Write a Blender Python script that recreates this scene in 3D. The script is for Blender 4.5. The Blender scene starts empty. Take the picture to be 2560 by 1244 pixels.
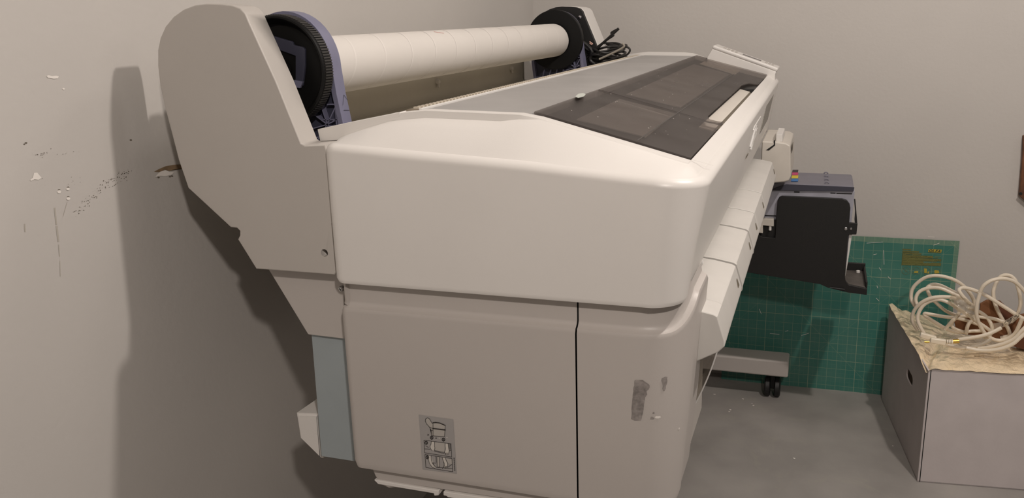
import bpy, bmesh, math, random
from mathutils import Vector, Matrix, noise
from mathutils.bvhtree import BVHTree
random.seed(7)
scn = bpy.context.scene
COL = scn.collection
# ------------------------------------------------------------------ camera
F = 2160.0; CX, CY = 1280.0, 622.0; H = 1.28
RW = Matrix(((0.94292184, 0.05751654, -0.32800952), (0.33164123, -0.25153146, 0.90925575), (-0.03020747, -0.96613859, -0.25624936)))
CAM = Vector((0, 0, H))
def ray(u, v): return RW @ Vector((u - CX, v - CY, F))
def P(u, v, ax, val):                       # where a measured sight line meets a real plane of the room
    r = ray(u, v); return CAM + r * ((val - CAM[ax]) / r[ax])
def PP(u, v, p0, n):
    r = ray(u, v); return CAM + r * ((Vector(p0) - CAM).dot(n) / r.dot(n))
def PY(y, pts): return [P(u, v, 1, y) for u, v in pts]
cd = bpy.data.cameras.new('camera'); cam = bpy.data.objects.new('camera', cd); COL.objects.link(cam)
cd.sensor_fit = 'HORIZONTAL'; cd.sensor_width = 36; cd.lens = 36 * F / 2560; cd.clip_start = .02
cam.matrix_world = Matrix.Translation(CAM) @ (RW @ Matrix(((1, 0, 0), (0, -1, 0), (0, 0, -1)))).to_4x4()
scn.camera = cam
# ------------------------------------------------------------------ materials
def srgb(*c): return tuple(((x / 255) / 12.92 if x / 255 <= .04045 else ((x / 255 + .055) / 1.055) ** 2.4) for x in c) + (1,)
def mat(name, col, rough=.5, metal=0, noise_amt=0, nscale=8, bump=0, bscale=200, spec=.5, alpha=1, trans=0, dust=None, emis=None):
    m = bpy.data.materials.new(name); m.use_nodes = True; nt = m.node_tree; b = nt.nodes['Principled BSDF']
    b.inputs['Base Color'].default_value = col; b.inputs['Roughness'].default_value = rough
    b.inputs['Metallic'].default_value = metal; b.inputs['Specular IOR Level'].default_value = spec
    b.inputs['Alpha'].default_value = alpha; b.inputs['Transmission Weight'].default_value = trans
    if noise_amt or bump or dust: 
        tc = nt.nodes.new('ShaderNodeTexCoord')
    if noise_amt:
        n = nt.nodes.new('ShaderNodeTexNoise'); n.inputs['Scale'].default_value = nscale; n.inputs['Detail'].default_value = 5
        nt.links.new(tc.outputs['Object'], n.inputs['Vector'])
        r = nt.nodes.new('ShaderNodeMapRange'); r.inputs[1].default_value = .3; r.inputs[2].default_value = .7
        r.inputs[3].default_value = 1 - noise_amt; r.inputs[4].default_value = 1 + noise_amt
        nt.links.new(n.outputs['Fac'], r.inputs[0])
        mx = nt.nodes.new('ShaderNodeMix'); mx.data_type = 'RGBA'; mx.blend_type = 'MULTIPLY'; mx.inputs[0].default_value = 1
        mx.inputs[6].default_value = col; nt.links.new(r.outputs[0], mx.inputs[7]); nt.links.new(mx.outputs[2], b.inputs['Base Color'])
    if bump:
        n2 = nt.nodes.new('ShaderNodeTexNoise'); n2.inputs['Scale'].default_value = bscale; n2.inputs['Detail'].default_value = 3
        nt.links.new(tc.outputs['Object'], n2.inputs['Vector'])
        bp = nt.nodes.new('ShaderNodeBump'); bp.inputs['Strength'].default_value = bump; bp.inputs['Distance'].default_value = .002
        nt.links.new(n2.outputs['Fac'], bp.inputs['Height']); nt.links.new(bp.outputs[0], b.inputs['Normal'])
    return m
M = {}
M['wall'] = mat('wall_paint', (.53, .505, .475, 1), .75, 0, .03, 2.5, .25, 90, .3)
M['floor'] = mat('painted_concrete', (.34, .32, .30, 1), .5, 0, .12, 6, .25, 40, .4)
M['ceil'] = mat('low_bounce_ceiling', (.16, .155, .15, 1), .9); M['lowbounce'] = mat('low_bounce_wall', (.12, .115, .11, 1), .9)  # unseen surfaces, darkened to cut the light they bounce
M['hous'] = mat('light_grey_plastic', (.75, .725, .69, 1), .36, 0, .015, 6, .03, 700)
M['cover'] = mat('matt_grey_plastic', (.49, .46, .425, 1), .42, 0, .02, 5, .05, 800)
M['lower'] = mat('warm_grey_plastic', (.50, .465, .435, 1), .42, 0, .02, 4, .05, 800)
M['tray'] = mat('tray_plastic', (.60, .58, .545, 1), .42, 0, .03, 20)
M['beige'] = mat('beige_plastic', (.60, .56, .50, 1), .45, 0, .03, 30)
M['white'] = mat('white_plastic', (.74, .72, .69, 1), .4)
M['post'] = mat('blue_grey_metal', (.34, .385, .40, 1), .5, 0, .03, 20)
M['purple'] = mat('violet_grey_plastic', (.185, .185, .27, 1), .45, 0, .05, 30)
M['purple_d'] = mat('dark_violet_plastic', (.045, .046, .072, 1), .5)
M['inktop'] = mat('ink_station_plastic', (.19, .185, .22, 1), .45, 0, .05, 30)
M['inkside'] = mat('ink_station_side', (.36, .36, .41, 1), .3, 0, .25, 12)
M['inkband'] = mat('ink_station_band', (.05, .05, .068, 1), .45)
M['black'] = mat('black_plastic', (.004, .004, .004, 1), .5, spec=.25)
M['blackp'] = mat('black_painted_steel', (.009, .0085, .008, 1), .55, 0, 0, 1, .1, 500)
M['rubber'] = mat('black_rubber', (.012, .012, .012, 1), .5)
M['rim'] = mat('ribbed_rim', (.03, .028, .026, 1), .5)
M['paper'] = mat('white_paper_tube', (.70, .665, .62, 1), .7, 0, .02, 4)
M['plate'] = mat('rear_plate_metal', (.50, .46, .38, 1), .6, 0, .06, 5)
M['alu'] = mat('dusty_grey_deck', (.36, .35, .34, 1), .38, 0, .08, 9)
M['shadowline'] = mat('dark_gap', (.01, .009, .008, 1), .8)
M['steel'] = mat('bright_steel', (.6, .6, .6, 1), .25, 1)
M['chrome'] = mat('chrome_emblem', (.75, .75, .74, 1), .15, 1)
M['lcd'] = mat('lcd_grey', (.16, .15, .15, 1), .3)
M['grille'] = mat('speckled_grey_label', (.30, .28, .25, 1), .6, 0, .5, 400)
M['card'] = mat('white_cardboard', (.58, .53, .52, 1), .8, 0, .04, 14, .2, 60)
M['brown'] = mat('brown_cardboard', (.20, .085, .035, 1), .85, 0, .15, 20)
M['wood'] = mat('dark_brown_wood', (.13, .05, .02, 1), .6, 0, .5, 30)
M['cable'] = mat('cream_cable', (.72, .64, .52, 1), .4)
M['plug'] = mat('cream_plug', (.82, .74, .60, 1), .35)
M['gold'] = mat('gold_contacts', (.6, .42, .12, 1), .3, 1)
M['cabbl'] = mat('black_cable', (.012, .011, .010, 1), .45)
M['cabgr'] = mat('grey_cable', (.33, .30, .25, 1), .5)
M['copper'] = mat('bare_copper_wire', (.7, .42, .33, 1), .4)
M['stick'] = mat('sticker_film', (.36, .345, .335, 1), .5)
M['stickw'] = mat('sticker_white', (.62, .59, .54, 1), .6)
M['stickm'] = mat('sticker_mid', (.45, .425, .39, 1), .6)
M['stickk'] = mat('sticker_ink', (.035, .03, .028, 1), .6)
M['resid'] = mat('adhesive_residue', (.26, .235, .22, 1), .8, 0, .3, 150)
M['chip'] = mat('bare_plaster', (.80, .76, .71, 1), .8)
M['scuff_shade'] = mat('scuff_and_shade', (.13, .11, .08, 1), .8)  # wall scuffs, and the painted shade of the tray notches
M['stain'] = mat('brown_stain', (.22, .15, .085, 1), .8, 0, .3, 60)
M['yel'] = mat('mat_yellow_ink', (.42, .33, .04, 1), .6)
M['olive'] = mat('mat_olive_ink', (.12, .13, .035, 1), .6, 0, .2, 300)
M['dkgreen'] = mat('mat_dark_ink', (.02, .05, .03, 1), .6)
M['cy'] = mat('cyan_label', (.03, .17, .45, 1), .5); M['mg'] = mat('magenta_label', (.55, .04, .16, 1), .5)
M['ye'] = mat('yellow_label', (.70, .55, .03, 1), .5); M['bk'] = mat('black_label', (.03, .02, .025, 1), .5)
# wall: subtle mottling is in mat(); tinted lid and plastic film have their own trees
def tinted(name, tint, body, fac, rough=.3):
    m = bpy.data.materials.new(name); m.use_nodes = True; nt = m.node_tree; b = nt.nodes['Principled BSDF']; out = nt.nodes['Material Output']
    b.inputs['Base Color'].default_value = body; b.inputs['Roughness'].default_value = rough
    t = nt.nodes.new('ShaderNodeBsdfTransparent'); t.inputs[0].default_value = tint
    mx = nt.nodes.new('ShaderNodeMixShader'); mx.inputs[0].default_value = fac
    nt.links.new(t.outputs[0], mx.inputs[1]); nt.links.new(b.outputs[0], mx.inputs[2]); nt.links.new(mx.outputs[0], out.inputs[0])
    # dust on the surface
    tc = nt.nodes.new('ShaderNodeTexCoord'); n = nt.nodes.new('ShaderNodeTexNoise'); n.inputs['Scale'].default_value = 14; n.inputs['Detail'].default_value = 6
    nt.links.new(tc.outputs['Object'], n.inputs[0]); r = nt.nodes.new('ShaderNodeMapRange'); r.inputs[1].default_value = .3; r.inputs[2].default_value = .7
    r.inputs[3].default_value = max(0, fac - .06); r.inputs[4].default_value = min(1, fac + .06); nt.links.new(n.outputs['Fac'], r.inputs[0]); nt.links.new(r.outputs[0], mx.inputs[0])
    return m
M['smoke'] = tinted('smoked_plastic', (.86, .83, .81, 1), (.105, .094, .09, 1), .36, .3)
M['film'] = tinted('clear_film', (.9, .86, .78, 1), (.62, .55, .44, 1), .45, .12)
M['binfilm'] = tinted('bin_film', (.8, .76, .7, 1), (.45, .42, .38, 1), .6, .25)
def film_mat():
    m = mat('crinkled_gold_film', (.93, .76, .52, 1), .25, 0, .12, 18)
    nt = m.node_tree; b = nt.nodes['Principled BSDF']; b.inputs['Coat Weight'].default_value = .7; b.inputs['Coat Roughness'].default_value = .08
    tc = nt.nodes.new('ShaderNodeTexCoord'); mp = nt.nodes.new('ShaderNodeMapping'); mp.inputs['Scale'].default_value = (1, .45, 1)
    n = nt.nodes.new('ShaderNodeTexNoise'); n.inputs['Scale'].default_value = 38; n.inputs['Detail'].default_value = 4; n.inputs['Distortion'].default_value = 1.2
    bp = nt.nodes.new('ShaderNodeBump'); bp.inputs['Strength'].default_value = 1; bp.inputs['Distance'].default_value = .006
    nt.links.new(tc.outputs['Object'], mp.inputs[0]); nt.links.new(mp.outputs[0], n.inputs[0]); nt.links.new(n.outputs['Fac'], bp.inputs['Height']); nt.links.new(bp.outputs[0], b.inputs['Normal'])
    nt.links.new(bp.outputs[0], b.inputs['Coat Normal'])
    return m
M['goldfilm'] = film_mat()
# ------------------------------------------------------------------ object helpers
ORIG = {}
def wloc(o):
    return ORIG.get(o.name, Vector((0, 0, 0))) if o else Vector((0, 0, 0))
def empty(name, loc, label, cat, group=None):
    o = bpy.data.objects.new(name, None); COL.objects.link(o); o.location = loc; o.empty_display_size = .05
    ORIG[o.name] = Vector(loc); o['label'] = label; o['category'] = cat
    if group: o['group'] = group
    return o
def wmod(o):
    w_ = o.modifiers.new('normals', 'WEIGHTED_NORMAL'); w_.keep_sharp = True; w_.weight = 100; w_.mode = 'FACE_AREA'
def obj(name, bm, m, parent=None, smooth=True, ang=35, loc=None, wn=True):
    me = bpy.data.meshes.new(name)
    bmesh.ops.recalc_face_normals(bm, faces=bm.faces[:])
    o0 = wloc(parent) if parent else (Vector(loc) if loc else Vector((0, 0, 0)))
    bmesh.ops.translate(bm, vec=-o0, verts=bm.verts[:])
    bm.to_mesh(me); bm.free()
    if smooth:
        me.shade_smooth(); me.set_sharp_from_angle(angle=math.radians(ang))
    o = bpy.data.objects.new(name, me); COL.objects.link(o)
    if smooth and wn: wmod(o)
    for mm in (m if isinstance(m, (list, tuple)) else [m]): me.materials.append(mm)
    if parent: o.parent = parent
    else: o.location = o0
    ORIG[o.name] = o0
    return o
def tag(o, label, cat, group=None):
    o['label'] = label; o['category'] = cat
    if group: o['group'] = group
    return o
def struct(o): o['kind'] = 'structure'; return o
def prism(front, vec, bev=0, seg=3, bm=None, only=None):
    """front: list of 3D points; extruded along vec; edges sharper than 30 deg bevelled"""
    b2 = bmesh.new(); vec = Vector(vec)
    a = [b2.verts.new(p) for p in front]; c = [b2.verts.new(Vector(p) + vec) for p in front]
    fa = b2.faces.new(a); b2.faces.new(c[::-1]); n = len(a)
    for i in range(n): b2.faces.new((a[i], c[i], c[(i + 1) % n], a[(i + 1) % n]))
    bmesh.ops.recalc_face_normals(b2, faces=b2.faces[:])
    if bev:
        if only == 'front': es = [e for e in b2.edges if e.verts[0] in a and e.verts[1] in a]
        else: es = [e for e in b2.edges if len(e.link_faces) == 2 and e.calc_face_angle(0) > .5]
        bmesh.ops.bevel(b2, geom=es, offset=bev, segments=seg, affect='EDGES', profile=.5, clamp_overlap=True)
    bmesh.ops.triangulate(b2, faces=[f for f in b2.faces if len(f.verts) > 4])
    if bm is None: return b2
    me = bpy.data.meshes.new('t'); b2.to_mesh(me); b2.free(); bm.from_mesh(me); bpy.data.meshes.remove(me); return bm
def box(x0, x1, y0, y1, z0, z1, bev=0, bm=None, seg=3):
    return prism([(x0, y0, z0), (x1, y0, z0), (x1, y0, z1), (x0, y0, z1)], (0, y1 - y0, 0), bev, seg, bm)
def xz(pts, y0, y1, bev=0, bm=None, only=None, seg=3):
    return prism([(x, y0, z) for x, z in pts], (0, y1 - y0, 0), bev, seg, bm, only)
def cyl(c0, c1, r, seg=32, bm=None, r2=None, cap=True):
    bm = bm or bmesh.new(); c0, c1 = Vector(c0), Vector(c1); d = (c1 - c0).normalized()
    u = d.orthogonal().normalized(); w = d.cross(u); r2 = r if r2 is None else r2
    A = [bm.verts.new(c0 + (u * math.cos(t) + w * math.sin(t)) * r) for t in [2 * math.pi * i / seg for i in range(seg)]]
    B = [bm.verts.new(c1 + (u * math.cos(t) + w * math.sin(t)) * r2) for t in [2 * math.pi * i / seg for i in range(seg)]]
    for i in range(seg): bm.faces.new((A[i], A[(i + 1) % seg], B[(i + 1) % seg], B[i]))
    if cap: bm.faces.new(A[::-1]); bm.faces.new(B)
    return bm
def lathe(c, axis, prof, seg=64, bm=None, a0=0, a1=2 * math.pi):
    """prof: list of (dist along axis, radius)"""
    bm = bm or bmesh.new(); c = Vector(c); d = Vector(axis).normalized(); u = Vector((1, 0, 0)) if abs(d.x) < .9 else Vector((0, 0, 1)); u = (u - d * u.dot(d)).normalized(); w = d.cross(u)
    rows = []
    for s, r in prof:
        rows.append([bm.verts.new(c + d * s + (u * math.cos(2 * math.pi * i / seg) + w * math.sin(2 * math.pi * i / seg)) * r) for i in range(seg)])
    for a, b in zip(rows, rows[1:]):
        for i in range(seg): bm.faces.new((a[i], a[(i + 1) % seg], b[(i + 1) % seg], b[i]))
    return bm
def catmull(pts, n=6, closed=False):
    pts = [Vector(p) for p in pts]; out = []; N = len(pts)
    for i in range(N if closed else N - 1):
        p0 = pts[(i - 1) % N] if closed or i > 0 else pts[0]; p1 = pts[i]; p2 = pts[(i + 1) % N]; p3 = pts[(i + 2) % N] if closed or i + 2 < N else pts[-1]
        for k in range(n):
            t = k / n; out.append(.5 * ((2 * p1) + (p2 - p0) * t + (2 * p0 - 5 * p1 + 4 * p2 - p3) * t * t + (3 * p1 - p0 - 3 * p2 + p3) * t ** 3))
    if not closed: out.append(pts[-1])
    return out
def tube(pts, r, bm=None, seg=8, n=6, closed=False, smooth=True):
    bm = bm or bmesh.new(); pts = catmull(pts, n, closed) if smooth else [Vector(p) for p in pts]; N = len(pts); rows = []; u = None
    for i, p in enumerate(pts):
        a = pts[(i - 1) % N] if closed or i > 0 else p; b = pts[(i + 1) % N] if closed or i < N - 1 else p
        d = (b - a).normalized() if (b - a).length > 1e-9 else Vector((0, 0, 1))
        if u is None: u = d.orthogonal().normalized()
        u = (u - d * u.dot(d)).normalized(); w = d.cross(u)
        rows.append([bm.verts.new(p + (u * math.cos(2 * math.pi * k / seg) + w * math.sin(2 * math.pi * k / seg)) * r) for k in range(seg)])
    for a, b in (list(zip(rows, rows[1:])) + ([(rows[-1], rows[0])] if closed else [])):
        for k in range(seg): bm.faces.new((a[k], a[(k + 1) % seg], b[(k + 1) % seg], b[k]))
    if not closed: bm.faces.new(rows[0][::-1]); bm.faces.new(rows[-1])
    return bm
def polys(faces, bm=None):
    bm = bm or bmesh.new()
    for f in faces: bm.faces.new([bm.verts.new(p) for p in f])
    bmesh.ops.triangulate(bm, faces=[f for f in bm.faces if len(f.verts) > 4]); return bm
def ribbon(pts, w, nrm, bm=None):
    """flat line of width w lying on a surface with normal nrm"""
    bm = bm or bmesh.new(); nrm = Vector(nrm)
    for a, b in zip(pts, pts[1:]):
        a, b = Vector(a), Vector(b); d = (b - a)
        if d.length < 1e-6: continue
        d.normalize(); s = d.cross(nrm).normalized() * w / 2; a = a - d * w * .3; b = b + d * w * .3
        bm.faces.new([bm.verts.new(q) for q in (a - s, b - s, b + s, a + s)])
    return bm
def text_bm(s, size, mtx, extrude=0, shear=0, bold=0):
    c = bpy.data.curves.new('txt', 'FONT'); c.body = s; c.size = size; c.extrude = extrude; c.shear = shear; c.offset = bold; c.align_x = 'CENTER'; c.align_y = 'CENTER'
    o = bpy.data.objects.new('txt', c); COL.objects.link(o); bpy.context.view_layer.update()
    me = bpy.data.meshes.new_from_object(o.evaluated_get(bpy.context.evaluated_depsgraph_get()))
    bpy.data.objects.remove(o); bpy.data.curves.remove(c)
    bm = bmesh.new(); bm.from_mesh(me); bpy.data.meshes.remove(me); bmesh.ops.transform(bm, matrix=mtx, verts=bm.verts[:]); return bm
def interp(t, xs):
    xs = sorted(xs)
    if t <= xs[0][0]: return xs[0][1]
    for (a, va), (b, vb) in zip(xs, xs[1:]):
        if t <= b: return va + (vb - va) * (t - a) / (b - a)
    return xs[-1][1]
def smoothstep(a, b, x): t = max(0, min(1, (x - a) / (b - a))); return t * t * (3 - 2 * t)
# ------------------------------------------------------------------ the room
XL, YB, XR, YF, ZC = -.985, 3.03, 3.2, -2.5, 2.6
def wall(name, pts, vec, m): return struct(obj(name, prism(pts, vec), m, smooth=False))
wall('floor', [(XL - .1, YF - .1, 0), (XR + .1, YF - .1, 0), (XR + .1, YB + .1, 0), (XL - .1, YB + .1, 0)], (0, 0, -.1), M['floor'])
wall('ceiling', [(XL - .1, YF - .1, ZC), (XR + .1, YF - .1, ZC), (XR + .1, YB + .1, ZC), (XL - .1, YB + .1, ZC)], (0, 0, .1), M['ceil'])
WL = wall('wall_left', [(XL, YF - .1, 0), (XL, YB, 0), (XL, YB, ZC), (XL, YF - .1, ZC)], (-.1, 0, 0), M['wall'])
WB = wall('wall_back', [(XL - .1, YB, 0), (XR, YB, 0), (XR, YB, ZC), (XL - .1, YB, ZC)], (0, .1, 0), M['wall'])
wall('wall_right', [(XR, YF - .1, 0), (XR, YB + .1, 0), (XR, YB + .1, ZC), (XR, YF - .1, ZC)], (.1, 0, 0), M['lowbounce'])
wall('wall_front', [(XL, YF, 0), (XR, YF, 0), (XR, YF, ZC), (XL, YF, ZC)], (0, -.1, 0), M['lowbounce'])
# marks in the paint of the left wall
def wallpoly(px, off=.0008): return [P(u, v, 0, XL + off) for u, v in px]
chips = [[(117, 189), (122, 188), (130, 190), (140, 189), (147, 190), (145, 196), (134, 197), (126, 195), (119, 194)],
         [(85, 432), (93, 431), (98, 437), (104, 444), (97, 449), (86, 448), (78, 452), (75, 450), (82, 444)],
         [(392, 437), (400, 429), (414, 425), (424, 429), (435, 431), (428, 437), (414, 440), (400, 439), (388, 443)]]
for cx_, cy_, r in ((148, 479, 5), (170, 472, 4.5), (171, 496, 5), (159, 222, 3)):
    chips.append([(cx_ + r * math.cos(t), cy_ + r * .8 * math.sin(t)) for t in [k * .7854 for k in range(8)]])
for c_ in chips: struct(obj('paint_chip', polys([wallpoly(c_)]), M['chip'], WL, smooth=False))
bm = bmesh.new()
rr = random.Random(3)
def fleck(u, v, s, a=.9, bmx=None):
    polys([wallpoly([(u + s * rr.uniform(.6, 1.3) * math.cos(t) , v + s * a * rr.uniform(.5, 1.2) * math.sin(t)) for t in [k * 1.2566 for k in range(5)]], .0006)], bmx)
for u, v in ((61, 360), (65, 357), (327, 350), (148, 474), (170, 468), (171, 492), (430, 440), (425, 441), (396, 443)): fleck(u, v, 3.2, .7, bm)
for k in range(90):                                             # arc of scuffing rising to the right
    t = rr.random() ** 1.0; u = 185 + 140 * t + rr.gauss(0, 4); v = 530 - 75 * math.sin(t * 1.5) - 25 * t + rr.gauss(0, 6) + 12 * (t < .5) * rr.random()
    fleck(u, v, rr.uniform(.5, 1.7), .8, bm)
for k in range(24): fleck(rr.uniform(80, 210), rr.gauss(378, 8) if k % 2 else rr.gauss(455, 8), rr.uniform(.6, 1.4), .6, bm)
for a, b in (((88, 388), (118, 382)), ((262, 455), (330, 425)), ((275, 470), (320, 440))):
    for k in range(14):
        t = rr.random(); fleck(a[0] + (b[0] - a[0]) * t, a[1] + (b[1] - a[1]) * t + rr.gauss(0, 1.2), rr.uniform(.6, 1.6), .6, bm)
struct(obj('scuff_mark', bm, M['scuff_shade'], WL, smooth=False))
struct(obj('brown_stain', polys([wallpoly([(385, 429), (398, 422), (415, 415), (440, 411), (460, 410), (462, 421), (440, 422), (424, 427), (412, 424), (398, 430)], .0004)]), M['stain'], WL, smooth=False))
M['faint'] = mat('faint_drip', (.44, .41, .36, 1), .8)
bm = bmesh.new()
for a, b, w in (((137, 520), (141, 560), .0025), ((142, 566), (146, 602), .003), ((147, 612), (149, 640), .0015), ((150, 652), (151, 690), .001), ((62, 560), (63, 578), .002), ((168, 505), (158, 540), .0008)):
    ribbon([P(a[0], a[1], 0, XL + .0005), P(b[0], b[1], 0, XL + .0005)], w, (1, 0, 0), bm)
struct(obj('dried_drip', bm, M['faint'], WL, smooth=False))
# a wooden board fixed to the back wall at the right edge of view
pts = PY(YB - .022, [(2559, 340), (2556, 400), (2548.5, 490), (2600, 533), (2760, 520), (2790, 330), (2700, 318)])
bd = obj('wooden_board', prism(pts, (0, .0215, 0), .002), M['wood'], loc=sum(pts, Vector()) / 7)
tag(bd, 'dark brown wooden board fixed to the back wall at the right edge', 'board')
kp = P(2551.5, 484, 1, YB - .0225)
obj('screw_hole', cyl(kp, kp + Vector((0, -.001, 0)), .005, 12), M['shadowline'], bd)
# ------------------------------------------------------------------ the large printer
PR = empty('large_format_printer', (-.42, 1.93, 0), 'large white wide-format printer standing along the left wall', 'printer')
Y0, Y1 = 1.03, 2.82                          # ends of the upper housing
XBK = -.648                                  # its rear edge
def outline_plan():
    """plan path (x, y, blend) : rear near -> near end -> front -> far end -> rear far ; blend 0 = end face, 1 = front face"""
    path = []
    r = .02
    path.append((XBK, 1.118, -1))
    for k in range(6):
        t = math.pi / 2 * k / 5; path.append((XBK + r - r * math.cos(t), Y0 + r - r * math.sin(t), 0))
    R = .062
    for k in range(1, 16): path.append((XBK + r + (-.125 - R - (XBK + r)) * k / 16, Y0, 0))
    for k in range(13):
        t = math.pi / 2 * k / 12; path.append((-.125 - R + R * math.sin(t), Y0 + R - R * math.cos(t), k / 12))
    for k in range(1, 24): path.append((-.125, Y0 + R + (Y1 - R - Y0 - R) * k / 24, 1))
    for k in range(13):
        t = math.pi / 2 * k / 12; path.append((-.125 - R + R * math.cos(t), Y1 - R + R * math.sin(t), 1 - k / 12))
    for k in range(1, 16): path.append((-.125 - R - (-.125 - R - XBK - r) * k / 16, Y1, 0))
    for k in range(6):
        t = math.pi / 2 * k / 5; path.append((XBK + r - r * math.sin(t), Y1 - r + r * math.cos(t), 0))
    path.append((XBK, Y1 - .088, -1))
    return path
CREASE = [(-.638, 1.125), (-.526, 1.1165), (-.357, 1.106), (-.203, 1.0925), (-.125, 1.087)]
RIDGE = [(-.702, 1.127), (-.568, 1.157), (-.516, 1.161), (-.369, 1.156), (-.155, 1.097)]
YI0, YI1 = 1.12, 2.73
def offset2(path, i, d):
    a = path[max(0, i - 1)]; b = path[min(len(path) - 1, i + 1)]
    t = Vector((b[0] - a[0], b[1] - a[1], 0)).normalized(); n = Vector((-t.y, t.x, 0))   # inward (path runs counter clockwise)
    return Vector((path[i][0], path[i][1], 0)) + n * d
path = outline_plan(); bm = bmesh.new(); rows = []
ZB = .921
for i, (x, y, bl) in enumerate(path):
    fb = max(bl, 0) * .028
    zc = interp(x, CREASE); row = []
    def add(d, z, row=row, i=i): q = offset2(path, i, d); row.append(Vector((q.x, q.y, z)))
    add(.012 + fb, ZB); add(.003 + fb, ZB + .0015); add(fb, ZB + .008)
    add(fb * .5, (ZB + zc) / 2); 
    rr_ = .014; z0 = zc - rr_
    add(0, z0)
    for k in range(1, 6):
        t = math.pi / 2 * k / 5; add(rr_ * (1 - math.cos(t)), z0 + rr_ * math.sin(t) * .9)
    # inner edge
    top = row[-1]
    if bl == 1: xi, yi = -.155, min(max(y, YI0), YI1); 
    else: xi, yi = min(x, -.155), (YI0 if y < 1.9 else YI1)
    if bl == -1: xi = x
    zr = interp(xi, RIDGE)
    w = smoothstep(-.66, -.56, xi) * (1 - smoothstep(-.40, -.33, xi)) if bl <= 0 else 0
    sgn = 1 if y < 1.9 else -1
    if sgn < 0: zr += .009 * w
    if bl >= .999:
        q = Vector((xi - .0, yi, zr)); row += [top.lerp(q, .5) + Vector((0, 0, .0008)), top.lerp(q, .93), q + Vector((0, 0, .0005)), q + Vector((-.002, 0, -.003)), q + Vector((-.002, 0, -.05))]
    else:
        lipy = yi - sgn * .022
        stp = interp(xi, [(-.66, .017), (-.615, .010), (-.58, .008), (-.40, .008), (-.355, .0)]); q1 = Vector((xi, lipy, zr - stp - .001)); q2 = Vector((xi, lipy + sgn * .0015, zr + .0005))
        mid = top.lerp(q1, .5) + Vector((0, 0, .006 * w + .002))
        row += [mid, q1, q2, Vector((xi, yi, zr + .001)), Vector((xi, yi + sgn * .001, zr - .05))]
    rows.append([bm.verts.new(p) for p in row])
for a, b in zip(rows, rows[1:]):
    for k in range(len(a) - 1):
        if len({v.co.to_tuple(6) for v in (a[k], a[k + 1], b[k + 1], b[k])}) >= 3: bm.faces.new((a[k], a[k + 1], b[k + 1], b[k]))
bm.faces.new([r[0] for r in rows][::-1])
bmesh.ops.remove_doubles(bm, verts=bm.verts[:], dist=1e-5)
obj('upper_housing', bm, M['hous'], PR, ang=28)
rl = PY(1.0985, [(793, 323), (880, 304), (1000, 280), (1000, 292), (930, 312), (850, 350), (800, 354)])
obj('rear_lip', prism(rl, (0, .021, 0), .0008, 1), M['hous'], PR)
# seam line on the front rail where the end cap meets it
lidn = Vector((.059, 0, .214)).normalized(); LP0 = Vector((-.369, 0, 1.156))
obj('cap_seam', ribbon([(-.1545, 1.121, 1.0986), (-.128, 1.133, 1.0895)], .0012, (.2, 0, 1)), M['cover'], PR, smooth=False)
# deck behind the lid
bm = xz([(-.530, 1.150), (-.527, 1.161), (-.371, 1.1560), (-.371, 1.146)], YI0 + .002, YI1 - .002)
obj('deck_plate', bm, M['alu'], PR)
bm = xz([(-.538, 1.140), (-.538, 1.1618), (-.537, 1.1628), (-.534, 1.1628), (-.533, 1.1612), (-.533, 1.14)], YI0, YI1)
obj('deck_edge_strip', bm, M['white'], PR)
bm = bmesh.new()
for k in range(120):
    y = YI0 + .01 + k * (YI1 - YI0 - .02) / 120; box(-.551, -.5425, y, y + .006, 1.160, 1.1635, 0, bm)
obj('strip_teeth', bm, mat('tooth_cream', (.62, .56, .46, 1), .6), PR, smooth=False)['kind'] = 'stuff'
obj('perforated_strip', xz([(-.565, 1.14), (-.565, 1.158), (-.555, 1.1612), (-.5375, 1.1615), (-.5375, 1.14)], YI0, YI1), mat('strip_brown', (.24, .20, .15, 1), .7, 0, .2, 60), PR, smooth=False)
ribs = [(0.0, 0)]
# inner tray under the lid (light and dark panels seen through the smoked plastic)
def lid(u, v, d=0): p = PP(u, v, LP0 + lidn * d, lidn); return p
obj('carriage_bay', xz([(-.371, 1.146), (-.157, 1.086), (-.157, 1.03), (-.371, 1.03)], YI0 + .002, YI1 - .002), mat('bay_dark', (.045, .04, .038, 1), .7), PR)
lm = mat('bay_panel', (.42, .40, .38, 1), .6, 0, .05, 20)
def inner(pts):
    return prism([PP(u, v, LP0 - lidn * .007, lidn) for u, v in pts], -lidn * .0015)
obj('inner_window', inner([(1441, 298), (1549, 247), (1690, 283), (1615, 342)]), lm, PR)
obj('inner_window', inner([(1566, 235), (1735, 160), (1824, 185), (1702, 268)]), lm, PR)
obj('inner_window', inner([(1750, 159), (1776, 146), (1862, 168), (1838, 186)]), mat('bay_panel_light', (.9, .84, .74, 1), .6), PR)
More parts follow.
